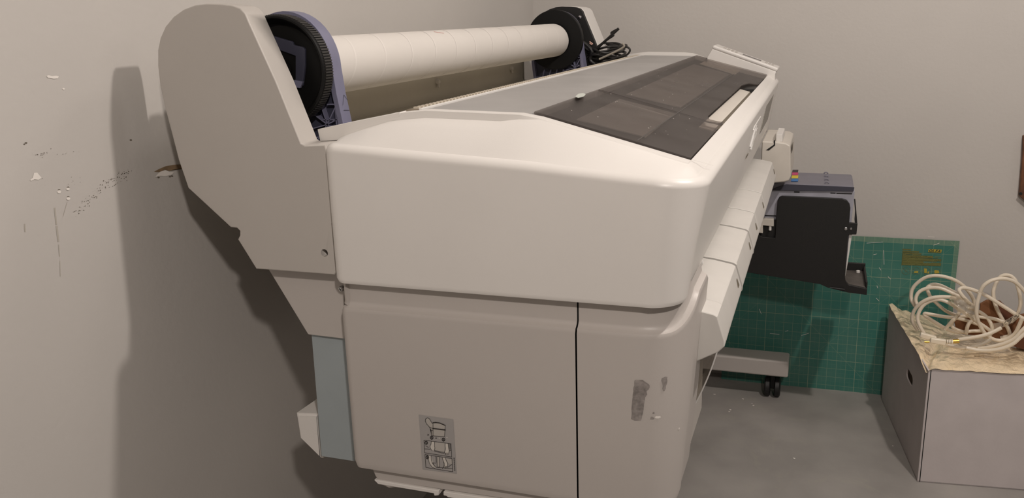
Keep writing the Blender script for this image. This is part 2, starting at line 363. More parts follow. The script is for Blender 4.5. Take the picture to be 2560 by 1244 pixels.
# the cut-out along the front of the lid: white rail below
yA = lid(1810, 316).y; yB = lid(1896, 215).y
sA = lid(1772, 289); 
def lidpt(s, y, d=0): p = Vector((-.369, y, 1.156)).lerp(Vector((-.155, y, 1.097)), s); return p + lidn * d
s_cut = (sA.x + .369) / .214
obj('carriage_rail', prism([lidpt(s_cut - .06, yA - .02, -.012), lidpt(.995, yA - .02, -.012), lidpt(.995, yB + .02, -.012), lidpt(s_cut - .06, yB + .02, -.012)], -lidn * .012), M['white'], PR)
obj('guide_rail', prism([lidpt(s_cut - .01, yA - .02, -.009), lidpt(s_cut + .10, yA - .02, -.009), lidpt(s_cut + .10, yB - .1, -.009), lidpt(s_cut - .01, yB - .1, -.009)], -lidn * .003), M['beige'], PR)
obj('guide_gap', prism([lidpt(s_cut + .10, yA - .02, -.0105), lidpt(s_cut + .125, yA - .02, -.0105), lidpt(s_cut + .125, yB - .1, -.0105), lidpt(s_cut + .10, yB - .1, -.0105)], -lidn * .001), M['scuff_shade'], PR)
cc = lidpt(s_cut + .085, yB - .05, -.006)
obj('print_carriage', box(cc.x - .014, cc.x + .014, cc.y - .05, cc.y + .03, cc.z - .012, cc.z + .003, .002), M['blackp'], PR)
# smoked lid in two leaves
yS = (lid(1505, 230).y + lid(1700, 285).y) / 2
def lid_leaf(name, outline):
    a = [lidpt(s, y, .0) for s, y in outline]
    return obj(name, prism(a, lidn * .0035, .001, 2), M['smoke'], PR)
yS = lid(1505, 230).y
LID = lid_leaf('smoked_lid', [(0.005, YI0 + .003), (.992, YI0 + .003), (.992, yS + .02), (.96, yS), (.90, yS - .012), (0.005, yS - .005)])
lid_leaf('smoked_lid', [(0.005, yS), (.90, yS - .009), (.963, yS + .004), (.992, yS + .023), (.992, yA), (.95, yA + .015), (s_cut + .04, yA + .012), (s_cut, yA + .05), (s_cut, yB - .12), (s_cut + .04, yB - .03), (.98, yB), (.992, yB + .03), (.992, YI1 - .003), (0.005, YI1 - .003)])
# stripes moulded across the lid
bm = bmesh.new()
ribbon([lidpt(.66, YI0 + .01, .0038), lidpt(.66, YI1 - .3, .0038)], .0018, lidn, bm)
obj('lid_rib', bm, mat('lid_line', (.05, .045, .04, 1), .5), PR, smooth=False)
# dust and paper crumbs on the lid and deck
bm = bmesh.new(); r2 = random.Random(11)
for k in range(46):
    p = lidpt(r2.uniform(.05, .95), r2.uniform(1.15, 2.1), .004); s = r2.uniform(.0004, .0012)
    polys([[p + Vector((s * math.cos(t), s * math.sin(t) * 1.3, -s * math.cos(t) * .27)) for t in (0, 1.3, 2.5, 3.8, 5)]], bm)
obj('dust_specks', bm, M['paper'], PR, smooth=False)['kind'] = 'stuff'
fl = [PP(u, v, (0, 0, 1.1605), Vector((0, 0, 1))) for u, v in ((1438, 242), (1446, 235), (1458, 233), (1464, 236), (1460, 241), (1445, 245))]
sc = obj('paper_scrap', prism(fl, (0, 0, .0006)), mat('pale_green_scrap', (.55, .58, .53, 1), .6), loc=fl[0]); tag(sc, 'small pale scrap of paper lying on the grey printer deck', 'scrap')
# rear plate and trough under the roll
obj('rear_plate', xz([(-.895, 1.07), (-.89, 1.215), (-.872, 1.215), (-.872, 1.10), (-.80, 1.085), (-.53, 1.085), (-.53, .94), (-.76, .94), (-.79, .985)], 1.12, 2.58, .001), M['plate'], PR)
for u, v in ((1091, 204), (1276, 171)):
    p = PP(u, v, (-.872, 0, 1.15), Vector((1, 0, 0))); bm = lathe(p, (1, 0, 0), [(0, .006), (.006, .006), (.009, .004), (.01, .0005)], 16)
    tube([p + Vector((.004, 0, 0)), p + Vector((.006, 0, -.014))], .003, bm, smooth=False)
    obj('hook_screw', bm, M['beige'], PR)
obj('light_leak_filler', xz([(-.86, 1.085), (-.86, 1.06), (-.80, .99), (-.77, .94), (-.65, .94), (-.65, 1.085)], 1.0935, 1.119), M['cover'], PR)  # added to stop light leaking in behind the cover
obj('rear_housing', xz([(-.76, .935), (-.70, .84), (-.65, .84), (-.65, .935)], 1.12, 2.7, .004), M['cover'], PR)  # unseen back of the body, put in for its shadow
obj('lower_rear_housing', box(-.70, -.65, 1.14, 2.7, .63, .838, .004), M['cover'], PR)
# near end: tall spool cover
cp = [(640, 672), (594, 598), (599, 588), (599, 577), (592, 570), (576, 568), (470, 470), (446, 400), (428, 330), (412, 270), (400, 215), (394, 165), (394, 125), (400, 95), (413, 66), (433, 42), (458, 24), (486, 13), (515, 9), (550, 10), (580, 13), (600, 20), (613, 34), (622, 55)]
cp += [(690, 204), (752, 358), (762, 364), (812, 362), (822, 400), (832, 558), (829.5, 560), (840, 680), (836, 687)]
pc = PY(1.05, cp)
bm = prism(pc, (0, .043, 0), .0085, 4, only='front')
COVER = obj('spool_cover', bm, M['cover'], PR, ang=40, wn=False)
hp = P(811, 632, 1, 1.05)
cutter = obj('cutter', cyl(hp + Vector((0, -.02, 0)), hp + Vector((0, .025, 0)), .0058, 28), M['cover'])
def bool_cut(o, cutter):
    md = o.modifiers.new('b', 'BOOLEAN'); md.object = cutter; md.solver = 'EXACT'; md.operation = 'DIFFERENCE'
    bpy.context.view_layer.update(); me = bpy.data.meshes.new_from_object(o.evaluated_get(bpy.context.evaluated_depsgraph_get()))
    o.modifiers.clear(); me.shade_smooth(); me.set_sharp_from_angle(angle=math.radians(40)); o.data = me; bpy.data.objects.remove(cutter); wmod(o)
bool_cut(COVER, cutter)
obj('hole_shade', cyl(hp + Vector((.001, .022, 0)), hp + Vector((.001, .024, 0)), .0056, 20), M['shadowline'], PR)  # dark disc, shade inside the hole put into its colour
# lower bracket, screw and blue-grey post under the cover
pb = PY(1.077, [(660, 655), (850, 660), (861, 700), (862, 847), (770, 836)])
obj('cover_bracket', prism(pb, (0, .04, 0), .0015, 2), M['lower'], PR)
sp = P(852, 722, 1, 1.07); SC = obj('bracket_screw', lathe(sp, (0, -1, 0), [(-.006, .0042), (0, .0042), (.0015, .003), (.002, .0004)], 20), M['steel'], PR)
bm = bmesh.new(); ribbon([sp + Vector((-.002, -.0022, -.001)), sp + Vector((.002, -.0022, .001))], .0008, (0, 1, 0), bm); ribbon([sp + Vector((.001, -.0022, -.002)), sp + Vector((-.001, -.0022, .002))], .0008, (0, 1, 0), bm)
obj('screw_slot', bm, M['shadowline'], SC, smooth=False)
pp = PY(1.085, [(777, 820), (880, 820), (886, 1153), (803, 1140)])
pp[0].z = pp[1].z = .84
obj('rear_post', prism(pp, (0, .05, 0), .001, 1), M['post'], PR)
# end cap of the rear beam
f0 = PY(1.10, [(738, 1034), (795, 1036), (805, 1147), (799, 1146), (748, 1096)])
bk = [Vector((f0[0].x + .012, 1.17, f0[0].z + .006)), Vector((f0[1].x, 1.17, f0[1].z + .007)), f0[2] + Vector((0, .07, 0)), f0[3] + Vector((0, .07, 0)), f0[4] + Vector((.01, .07, 0))]
bm = bmesh.new(); A = [bm.verts.new(p) for p in f0]; B = [bm.verts.new(p) for p in bk]; bm.faces.new(A); bm.faces.new(B[::-1])
for i in range(5): bm.faces.new((A[i], B[i], B[(i + 1) % 5], A[(i + 1) % 5]))
bmesh.ops.recalc_face_normals(bm, faces=bm.faces[:]); bmesh.ops.bevel(bm, geom=[e for e in bm.edges if e.verts[0] in A and e.verts[1] in A], offset=.004, segments=3, affect='EDGES')
obj('rear_beam_cap', bm, M['hous'], PR)
obj('rear_beam', box(-.765, -.735, 1.17, 2.7, .63, .69, .004), M['lower'], PR)
# ------------------------------------------------------------------ lower body
def lower_shell(x0, x1, corner, name, lip_in=.011):
    """vertical panel with a lip at the top; corner: rounded front corner continuing along the front"""
    Yn = 1.04; pts = []
    if not corner:
        r = .014
        pts.append((XBK + .001, 1.13, 0))
        for k in range(7):
            t = math.pi / 2 * k / 6; pts.append((XBK + .001 + r - r * math.cos(t), Yn + r - r * math.sin(t), 0))
        for k in range(1, 13): pts.append((XBK + .015 + (x1 - XBK - .015) * k / 12, Yn, 0))
    else:
        R = .075; xe = -.137
        for k in range(6): pts.append((x0 + (xe - R - x0) * k / 6, Yn, 0))
        for k in range(15):
            t = math.pi / 2 * k / 14; pts.append((xe - R + R * math.sin(t), Yn + R - R * math.cos(t), k / 14))
        for yy in (1.16, 1.195): pts.append((xe, yy, 1))
    rows = []; bm = bmesh.new()
    for i, (x, y, bl) in enumerate(pts):
        row = []
        def add(d, z):
            q = offset2(pts, i, d); row.append(bm.verts.new((q.x, q.y, z)))
        zt = .885 + .042 * smoothstep(.35, 1, bl) * bl       # the lip rises around the front corner
        tilt = .021 * bl
        li = lip_in if (corner or x > XBK + .012) else .005
        add(li, .93 + (.01 if bl > .6 else 0)); add(li, zt + .006 + .006 * bl); add(li * .8, zt + .002); add(.006, zt - .001); add(.002, zt - .003); add(0, zt - .009)
        add(tilt * .5, .75); 
        add(tilt, .635); 
        add(.003 + tilt, .624); add(.016 + tilt, .6175)
        rows.append(row)
    for a, b in zip(rows, rows[1:]):
        for k in range(len(a) - 1): bm.faces.new((a[k], a[k + 1], b[k + 1], b[k]))
    return obj(name, bm, M['lower'], PR, ang=30)
XS = -.289
LP = lower_shell(None, XS - .0012, False, 'lower_side_panel')
RP = lower_shell(XS + .0012, None, True, 'front_corner_panel')
obj('panel_gap', box(XS - .006, XS + .006, 1.053, 1.06, .62, .93), M['shadowline'], PR, smooth=False)
# core behind the panels (closes the body)
obj('lower_chassis', box(XBK + .03, -.19, 1.062, 1.30, .63, .93, .002), M['lower'], PR)
obj('lower_front_beam', box(-.60, -.20, 1.30, 2.72, .66, .90, .004), M['cover'], PR)
obj('bottom_ledge', xz([(-.622, .618), (-.20, .618), (-.203, .605), (-.55, .600), (-.595, .588), (-.608, .592), (-.618, .606)], 1.056, 1.13, .002), M['lower'], PR)
bl_ = PY(1.055, [(945, 1205), (1098, 1229), (1098, 1241), (950, 1214)])
obj('ledge_clip', prism(PY(1.052, [(934, 1199), (1096, 1226), (1097, 1238), (1085, 1239), (1084, 1233), (945, 1210)]), (0, .02, 0), .001, 1), M['hous'], PR)
obj('ledge_clip', prism(PY(1.052, [(1108, 1228), (1262, 1251), (1262, 1262), (1118, 1243), (1117, 1240), (1108, 1238)]), (0, .02, 0), .001, 1), M['hous'], PR)
# ------------------------------------------------------------------ legs, feet and casters
def leg(y0, x0, x1):
    obj('leg', box(-.52, -.36, y0 + .01, y0 + .075, .14, .62, .006), M['lower'], PR)
    fb = obj('foot_beam', box(x0, x1, y0, y0 + .09, .088, .146, .007), M['lower'], PR)
    for x in (x0 + .06, x1 - .05):
        cst = obj('caster_fork', box(x - .008, x + .008, y0 + .02, y0 + .07, .035, .09, .003), M['black'], fb)
        for s in (-1, 1):
            obj('caster_wheel', lathe((x + s * .016, y0 + .045, .034), (s, 0, 0), [(-.009, .004), (-.009, .030), (-.006, .034), (.006, .034), (.010, .029), (.0105, .012), (.009, .0005)], 28), M['rubber'], fb)
leg(1.14, -.72, -.22); leg(2.84, -.72, -.053)
# ------------------------------------------------------------------ output trays along the front
seg = [(1.147, 1.2), (1.2, 1.405), (1.42, 1.645), (1.66, 1.805), (1.81, 2.015), (2.02, 2.46)]
prof = [(-.215, .872), (-.205, .893), (-.152, .887), (-.123, .8815), (-.1175, .8785), (-.1065, .843), (-.107, .835), (-.115, .826), (-.160, .800), (-.215, .80)]
for i, (a, b) in enumerate(seg):
    pr_ = prof
    if i == 0: bm = xz(pr_, a, b - .0006, .003, only='front')
    else: bm = xz(pr_, a + .0008, b - .0008, .0008, seg=1)
    t = obj('output_tray', bm, M['tray'], PR, ang=25)
    if i > 0:                                 # dark triangle near each joint, painted as shade of a small recess
        yy = b - .03
        obj('notch_shade', prism([(-.1128, yy, .866), (-.1098, yy + .008, .853), (-.1098, yy - .008, .853)], (.0012, 0, 0)), M['scuff_shade'], t, smooth=False)
for a in (1.42, 1.66):                        # raised double rib where the trays overlap
    bm = xz([(x + .0012, z + .0012) for x, z in prof[1:7]] + [(x - .002, z - .002) for x, z in prof[1:7]][::-1], a - .012, a - .004, 0)
    obj('tray_rib', bm, M['tray'], PR)
obj('tray_bracket', prism(PY(1.21, [(1755, 652), (1757, 660), (1741, 690), (1740, 684)]), (0, .01, 0)), M['white'], PR)
# hanging bin film under the trays
bm = bmesh.new(); rws = []
curve = [(-.118, .832), (-.124, .80), (-.133, .765), (-.143, .735), (-.155, .705), (-.170, .675), (-.19, .65)]
for k, (x, z) in enumerate(curve): rws.append([bm.verts.new((x + .0015 * math.sin(j * 2.1 + k), 1.24 + j * .1, z)) for j in range(13)])
for a, b in zip(rws, rws[1:]):
    for j in range(12): bm.faces.new((a[j], a[j + 1], b[j + 1], b[j]))
obj('catch_bin_sheet', bm, M['binfilm'], PR)
bm = tube([(x, 1.24, z) for x, z in curve], .0012, None, 6); obj('bin_sheet_edge', bm, M['white'], PR)
obj('front_strut', prism(PY(1.19, [(1733, 800), (1741, 742), (1742, 880), (1734, 960), (1722, 1010), (1724, 960)]), (0, .006, 0)), M['lower'], PR)
bm = box(-.20, -.165, 1.25, 1.40, .62, .80, .003); obj('front_chassis', bm, M['cover'], PR)
# ------------------------------------------------------------------ emblem, label, control panel on the front
xf = lambda z: -.125 - .028 * (1.08 - z) / .15 + .0008
e0 = P(1886, 362, 0, -.136); e1 = P(1900, 309, 0, -.130)
ec = Vector((xf(1.022), 1.95, 1.022))
def frontm(c, tilt=math.radians(10)):          # local x -> +y, local y -> up, local z -> +x
    R = Matrix(((0, 0, 1), (1, 0, 0), (0, 1, 0))).to_4x4(); return Matrix.Translation(c) @ Matrix.Rotation(tilt, 4, 'Y') @ R
ew, eh = .17, .045
fm = frontm(ec)
bm = bmesh.new()
for q in ([(-.5, .40), (.62, .40), (.66, .56), (-.46, .56)],): polys([[fm @ Vector((a * ew, b * eh, .0012)) for a, b in q]], bm)
EM = obj('maker_emblem', text_bm('hp', .055, fm @ Matrix.Diagonal((2.0, 1, 1, 1)), .003, .3, .0022), mat('emblem_silver', (.80, .79, .77, 1), .22, .35), PR)
obj('emblem_bar', prism([fm @ Vector((a * ew, b * eh, .0)) for a, b in [(-.5, .46), (.62, .46), (.66, .62), (-.46, .62)]], (.002, 0, 0), .0004, 1), mat('emblem_bright', (.85, .84, .82, 1), .25, .3), EM)
obj('emblem_bar', prism([fm @ Vector((a * ew, b * eh, .0)) for a, b in [(-.72, -.75), (-.45, -.75), (-.42, -.66), (-.69, -.66)]], (.001, 0, 0)), M['scuff_shade'], EM)
def frontquad(y0, y1, z0, z1, off=.0012): return [(xf(z0) + off, y0, z0), (xf(z0) + off, y1, z0), (xf(z1) + off, y1, z1), (xf(z1) + off, y0, z1)]
obj('front_label', prism(frontquad(2.25, 2.56, .985, 1.055), (-.002, 0, 0)), M['grille'], PR)
yc = 2.70
wp = [(1768, 143), (1781, 122), (1941, 179), (1938, 186)]
w0 = PY(yc, wp)
obj('panel_wedge', prism([w0[0] - Vector((0, 0, .02)), w0[0], w0[1], w0[2], w0[3], w0[3] - Vector((0, 0, .03))], (0, .10, 0), .002, 2), M['hous'], PR)
d = (w0[2] - w0[1]).normalized(); up = Vector((-d.z, 0, d.x)); up = up if up.z > 0 else -up
a0, a1 = w0[1] - d * .002, w0[2] + d * .002
KP = obj('control_panel', prism([a0, a1, a1 + up * .011, a0 + up * .011], (0, .10, 0), .0045, 4), M['hous'], PR)
L = (a1 - a0).length
def onp(s, y, h=.0112): return a0 + d * (L * s) + up * h + Vector((0, y, 0))
obj('control_screen', prism([onp(.44, .03), onp(.72, .03), onp(.72, .06), onp(.44, .06)], up * .0008), M['lcd'], KP)
for i, s in enumerate((.14, .20, .26, .32, .78, .83, .88)):
    for yy in ((.02, .05) if i < 4 else (.03, .06)):
        obj('button', prism([onp(s, yy), onp(s + .035, yy), onp(s + .035, yy + .012), onp(s, yy + .012)], up * .0014, .0004, 1), M['cover'], KP)
# ------------------------------------------------------------------ far spool cover (mirror of the near one), supports
sh = 1.475
fc = [Vector((p.x, 2.53, p.z)) for p in pc if p.z > 1.09 or p.x < -.78]
fc = [Vector((p.x + .065, 2.64, p.z)) for p in pc[6:27]] + [Vector((-.60, 2.64, 1.11)), Vector((-.60, 2.64, .95))]
obj('far_spool_cover', prism(fc, (0, .11, 0), .006, 3), M['hous'], PR)
ins = [Vector((p.x + .0, 2.622, p.z - .001)) for p in fc]
obj('far_cover_plate', prism(ins, (0, .016, 0), .001, 1), M['blackp'], PR)
q = P(1450, 43, 1, 2.622); obj('plate_screw', lathe(q, (0, -1, 0), [(0, .006), (.003, .005), (.004, .0005)], 16), M['steel'], PR)
AX, AZ = -.762, 1.218                        # roll axis
def support(y0, y1, name='roll_support', ribside=-1):
    out = []
    for k in range(25):
        t = math.pi * (1 - k / 24) * 1.0
        out.append((AX - .002 + .076 * math.cos(t), AZ + .0845 * math.sin(t)))
    out += [(-.684, 1.18), (-.6775, 1.139), (-.674, 1.095), (-.835, 1.095), (-.842, 1.15)]
    # rim wall: ring between outline and inset, plus web plate
    bm = bmesh.new(); N = len(out); cx0 = AX; cz0 = 1.19
    inn = [(x + (cx0 - x) * .10, z + (cz0 - z) * .10) for x, z in out]
    A = [bm.verts.new((x, y0, z)) for x, z in out]; B = [bm.verts.new((x, y1, z)) for x, z in out]
    C_ = [bm.verts.new((x, y0, z)) for x, z in inn]; D = [bm.verts.new((x, y1, z)) for x, z in inn]
    for i in range(N):
        j = (i + 1) % N
        bm.faces.new((A[i], A[j], B[j], B[i])); bm.faces.new((A[i], C_[i], C_[j], A[j])); bm.faces.new((B[i], B[j], D[j], D[i])); bm.faces.new((C_[i], D[i], D[j], C_[j]))
    S = obj(name, bm, M['purple'], PR, ang=40)
    ym = (y0 + y1) / 2
    web = prism([(x, ym - .002, z) for x, z in inn], (0, .004, 0)); obj('support_web', web, M['purple_d'], S)
    # stiffening ribs in the lower corner
    bm = bmesh.new(); pass
    y_a, y_b = (y0 + .001, ym)
    def rib(p, q2, w=.0016):
        p, q2 = Vector((p[0], 0, p[1])), Vector((q2[0], 0, q2[1])); dd = (q2 - p).normalized(); nn = Vector((-dd.z, 0, dd.x)) * w / 2
        prism([Vector((v.x, y_a, v.z)) for v in (p - nn, q2 - nn, q2 + nn, p + nn)], (0, y_b - y_a, 0), 0, 1, bm)
    rc = (-.705, 1.135)
    for t in range(8):
        an = t * math.pi / 4 + .2; rib(rc, (min(max(rc[0] + .05 * math.cos(an), -.745), -.683), min(max(rc[1] + .05 * math.sin(an), 1.10), 1.17)))
    for z in (1.115, 1.142, 1.165): rib((-.735 + (z - 1.1) * .5, z), (-.684, z))
    for x in (-.75, -.77, -.79, -.81): rib((x, 1.10), (x + .008, 1.13))
    rib((-.690, 1.10), (-.688, 1.175)); rib((-.83, 1.108), (-.681, 1.108))
    obj('support_rib', bm, M['purple'], S, smooth=False)
    return S
S1 = support(1.145, 1.172)
fm2 = Matrix.Translation(Vector((-.6475, 1.172, 1.125)))
S2 = support(2.562, 2.60)
# embossed arrow on the rim of the near support
bm = bmesh.new()
def rimp(u, v): return PP(u, v, (-.6772, 1.165, 1.139), Vector((1, 0, .18)).normalized()) + Vector((.0012, 0, 0))
for l in ([(856, 262), (858, 237), (868, 250)], [(858, 275), (872, 275)]):
    ribbon([rimp(*p) for p in l], .0008, (1, 0, 0), bm)
obj('embossed_arrow', bm, M['purple_d'], S1, smooth=False)
# ------------------------------------------------------------------ spindle with its two hubs (lifts out), and the paper tube
SP = empty('roll_spindle', (AX, 1.8, AZ), 'black spindle with round ribbed hubs carrying the white tube', 'spindle')
y = 1.114
obj('hub_disc', lathe((AX, y, AZ), (0, 1, 0), [(.018, .0), (.018, .064), (.014, .069), (.002, .073), (.0, .075), (0, .0775), (.002, .079), (.024, .079), (.026, .076), (.026, .0)], 96), M['black'], SP)
bm = bmesh.new(); NR = 120
for k in range(NR):
    t = 2 * math.pi * k / NR; rad = Vector((math.cos(t), 0, math.sin(t))); tg = Vector((-math.sin(t), 0, math.cos(t))) * .0011
    c0 = Vector((AX, 0, AZ)) + rad * .0788; 
    prism([c0 - tg + Vector((0, y + .004, 0)), c0 + tg + Vector((0, y + .004, 0)), c0 + tg + rad * .0014 + Vector((0, y + .004, 0)), c0 - tg + rad * .0014 + Vector((0, y + .004, 0))], (0, .020, 0), 0, 1, bm)
obj('ribbed_rim', bm, M['rim'], SP, smooth=False)
# violet handle bridge on the near hub
hbp = [(650, 84), (676, 88), (730, 104), (733, 112), (757, 118), (762, 124), (762, 165), (756, 215), (738, 215), (738, 140), (700, 126), (676, 120), (650, 116)]
obj('hub_handle', prism(PY(1.128, hbp), (0, .016, 0), .0015, 2), M['purple_d'], SP)
bm = bmesh.new()
for l in ([(735, 200), (757, 204), (750, 220), (738, 218)],): prism(PY(1.126, l), (0, .004, 0), 0, 1, bm)
obj('hub_latch', bm, M['purple'], SP)
obj('hub_disc', lathe((AX, 2.54, AZ), (0, 1, 0), [(.0, .02), (.0, .083), (.002, .0865), (.016, .0865), (.018, .083), (.018, .0)], 96), M['black'], SP)
obj('hub_collar', lathe((AX, 2.52, AZ), (0, 1, 0), [(.0, .03), (.0, .046), (.018, .049), (.021, .049)], 48), M['black'], SP)
# end of the spindle passing through the far support
bm = cyl((AX, 1.13, AZ), (AX, 2.615, AZ), .013, 20)
obj('spindle_bar', bm, M['black'], SP)
prb = []
TUBE = obj('paper_tube', lathe((AX, 1.152, AZ - .001), (0, 1, 0), [(0, .040), (0, .0465), (.4, .0465), (.9, .0468), (1.382, .0475), (1.386, .0465), (1.386, .040), (0, .040)], 96), M['paper'], loc=(AX, 1.8, AZ))
tag(TUBE, 'long white cardboard roll core lying across the top of the printer', 'paper roll')
bm = bmesh.new()                               # the spiral seam of the tube
pts = []
for k in range(520):
    t = k / 519; a = t * 2 * math.pi * 13; pts.append(Vector((AX + (.04665 + .0009 * t) * math.cos(a), 1.16 + 1.37 * t, AZ - .001 + (.04665 + .0009 * t) * math.sin(a))))
rws = [(bm.verts.new(p - Vector((0, .0022, 0))), bm.verts.new(p + Vector((0, .0022, 0)))) for p in pts]
for a, b in zip(rws, rws[1:]): bm.faces.new((a[0], b[0], b[1], a[1]))
obj('spiral_seam', bm, mat('tube_seam', (.76, .725, .68, 1), .7), TUBE)
rm = [PP(u, v, (AX, 0, AZ + .046), Vector((0, 0, 1))) for u, v in ((1254, 71), (1264, 74))]
obj('pen_mark', ribbon([(AX + .016, rm[0].y + .0, AZ + .0432), (AX + .024, rm[0].y + .03, AZ + .0395)], .0012, (.5, 0, .8)), mat('red_pen', (.5, .08, .06, 1), .6), TUBE, smooth=False)
# ------------------------------------------------------------------ far front: beige ink cover and ink station
y0 = 2.5
top = [(1905, 353), (1937, 354), (1965, 358), (1976, 364), (1977, 440), (1972, 452), (1960, 455), (1925, 458), (1902, 400)]
IC = obj('ink_cover', prism(PY(y0, top), (0, .26, 0), .004, 3), M['beige'], PR)
lb = PY(y0 + .015, [(1940, 335), (1956.5, 336), (1957, 349), (1940, 350)])
lb[2].z -= .006; lb[3].z -= .006
obj('latch', prism(lb, (0, .14, 0), .002, 2), M['hous'], IC)
obj('cover_gap', prism(PY(y0 - .001, [(1934, 350), (1938, 351), (1938, 363), (1922, 376), (1915, 375), (1935, 361)]), (0, .002, 0)), M['shadowline'], IC)
s0 = P(1979, 360, 1, 2.52); s1 = P(1984, 345, 1, 2.6)
obj('cover_sticker', prism([(s0.x + .001, 2.53, .895), (s0.x + .001, 2.59, .897), (s0.x + .001, 2.59, .918), (s0.x + .001, 2.53, .916)], (.0008, 0, 0)), M['scuff_shade'], IC)
yk = 2.62
topz = P(2133, 465, 1, yk).z
x0 = P(1925, 473, 1, yk).x; x1 = P(2134, 470, 1, yk).x
ST = obj('ink_station_lid', xz([(x0, topz - .018), (x1 + .001, topz - .014), (x1 + .001, topz - .005), (x1 - .004, topz), (x0, topz + .002)], yk, yk + .195, .002), M['inktop'], PR)
obj('ink_station_band', xz([(x0, topz - .02), (x1 + .0005, topz - .0145), (x1 + .0018, topz - .003), (x0 + .045, topz - .0005), (x0 + .02, topz - .010)], yk - .002, yk + .001, .0), M['inkband'], PR)
for i, (mn, va, vb) in enumerate((('bk', 424.5, 430.5), ('mg', 431, 437.5), ('ye', 438.5, 445.5), ('cy', 446.5, 453))):
    q = [PP(u, v, (0, 0, topz + .003), Vector((0, 0, 1))) for u, v in ((1981 - (vb - 424) * .12, vb), (1995, vb), (1996, va), (1981.5 - (va - 424) * .12, va))]
    obj('ink_colour_label', prism(q, (0, 0, .0006)), M[mn], ST, smooth=False)
for k in range(4):
    q = PP(2065 + k * .7, 432 + k * 8.2, (0, 0, topz + .003), Vector((0, 0, 1)))
    obj('lid_hinge', tube([q + Vector((-.006, 0, -.002)), q + Vector((-.003, 0, .0015)), q + Vector((.003, 0, .0015)), q + Vector((.006, 0, -.002))], .002, None, 6), M['inktop'], ST)
sd = PY(yk + .004, [(1915, 470), (2137, 477), (2135, 500), (2128, 560), (2117, 668), (2110, 668), (2110, 560), (1898, 548)])
IS = obj('ink_station_side', prism(sd, (0, .17, 0), .0015, 2), M['inkside'], PR)
bm = bmesh.new()
for l in ([(1985, 478), (1999, 478.5), (1999, 481.5), (1985, 481)], [(2076, 481), (2089, 481.5), (2089, 484), (2076, 483.5)], [(2091, 482), (2130, 483), (2130, 485.5), (2091, 484.5)], [(1912, 537), (1940, 538), (1940, 541), (1912, 540)]): obj('vent_slot', prism(PY(yk + .0035, l), (0, .003, 0)), M['shadowline'], IS, smooth=False)
bp_ = [(1945, 500), (1948, 493), (1955, 490.5), (2030, 493), (2105, 497), (2117, 501), (2124, 510), (2126, 520), (2123, 557), (2144, 559), (2141, 586), (2121, 586), (2112, 690), (2114, 703), (2122, 712), (2168, 722), (2167, 737), (2120, 731), (2070, 719), (2050, 710), (1865, 680), (1850, 640), (1895, 583), (1905, 592), (1938, 595), (1941, 545)]
BKP = obj('ink_station_front', prism(PY(yk - .012, bp_), (0, .012, 0), .001, 1), M['blackp'], PR)
q = P(2114.5, 571, 1, yk - .012); obj('bracket_screw', lathe(q, (0, -1, 0), [(0, .005), (.002, .0045), (.0035, .0005)], 14), M['steel'], PR)
q = P(2127.5, 571, 1, yk - .012); obj('bracket_screw', lathe(q, (0, -1, 0), [(0, .0035), (.002, .003), (.0025, .0005)], 14), M['steel'], PR)
q0 = P(2143, 562, 1, yk - .01); 
obj('bracket_strut', prism([q0 + Vector((-.002, 0, 0)), q0 + Vector((.0, 0, 0)), q0 + Vector((0, .16, .006)), q0 + Vector((-.002, .16, .006))], (0, 0, -.025)), M['blackp'], PR)
obj('bracket_strut', tube([P(2142, 560, 1, yk), P(2136.5, 497, 1, yk + .02)], .0018, None, 6, smooth=False), M['blackp'], PR)
# drip shelf at the lower right corner
zs = P(2140, 712, 1, yk).z; xs0 = P(2112, 712, 1, yk).x; xs1 = P(2168, 722, 1, yk).x
SH = obj('drip_shelf', box(xs0 - .01, xs1, yk, yk + .18, zs - .012, zs - .004, .002), mat('shelf_grey', (.09, .08, .07, 1), .5, 0, .3, 30), PR)
obj('shelf_rim', box(xs1 - .006, xs1, yk, yk + .18, zs - .014, zs + .012, .002), M['blackp'], PR)
obj('shelf_rim', box(xs0, xs1, yk + .17, yk + .18, zs - .014, zs + .02, .002), M['blackp'], PR)
q = Vector(((xs0 + xs1) / 2 + .01, yk + .15, zs)); obj('shelf_knob', lathe(q, (0, 0, 1), [(-.004, .006), (.002, .006), (.004, .0005)], 14), M['white'], PR)
obj('shelf_handle', tube([P(2074, 718, 1, yk - .014), P(2112, 723, 1, yk - .014)], .0022, None, 8, smooth=False), M['rubber'], PR)
obj('side_strip', prism(PY(yk - .002, [(2123, 586), (2130, 586), (2122, 640), (2117, 670), (2113, 690)]), (0, .05, 0)), M['white'], PR)
obj('hose_recess', prism(PY(yk + .0, [(1890, 549), (1946, 549), (1946, 602), (1880, 602)]), (0, .003, 0)), M['blackp'], PR)
obj('hose_bracket', prism(PY(yk - .02, [(1905, 546), (1934, 548), (1934, 566), (1907, 563), (1907, 583), (1893, 581), (1893, 546)]), (0, .02, 0), .001, 1), M['beige'], PR)
obj('hose_end', tube([P(1926, 562, 1, yk - .014), P(1925, 575, 1, yk - .014)], .004, None, 8, smooth=False), M['white'], PR)
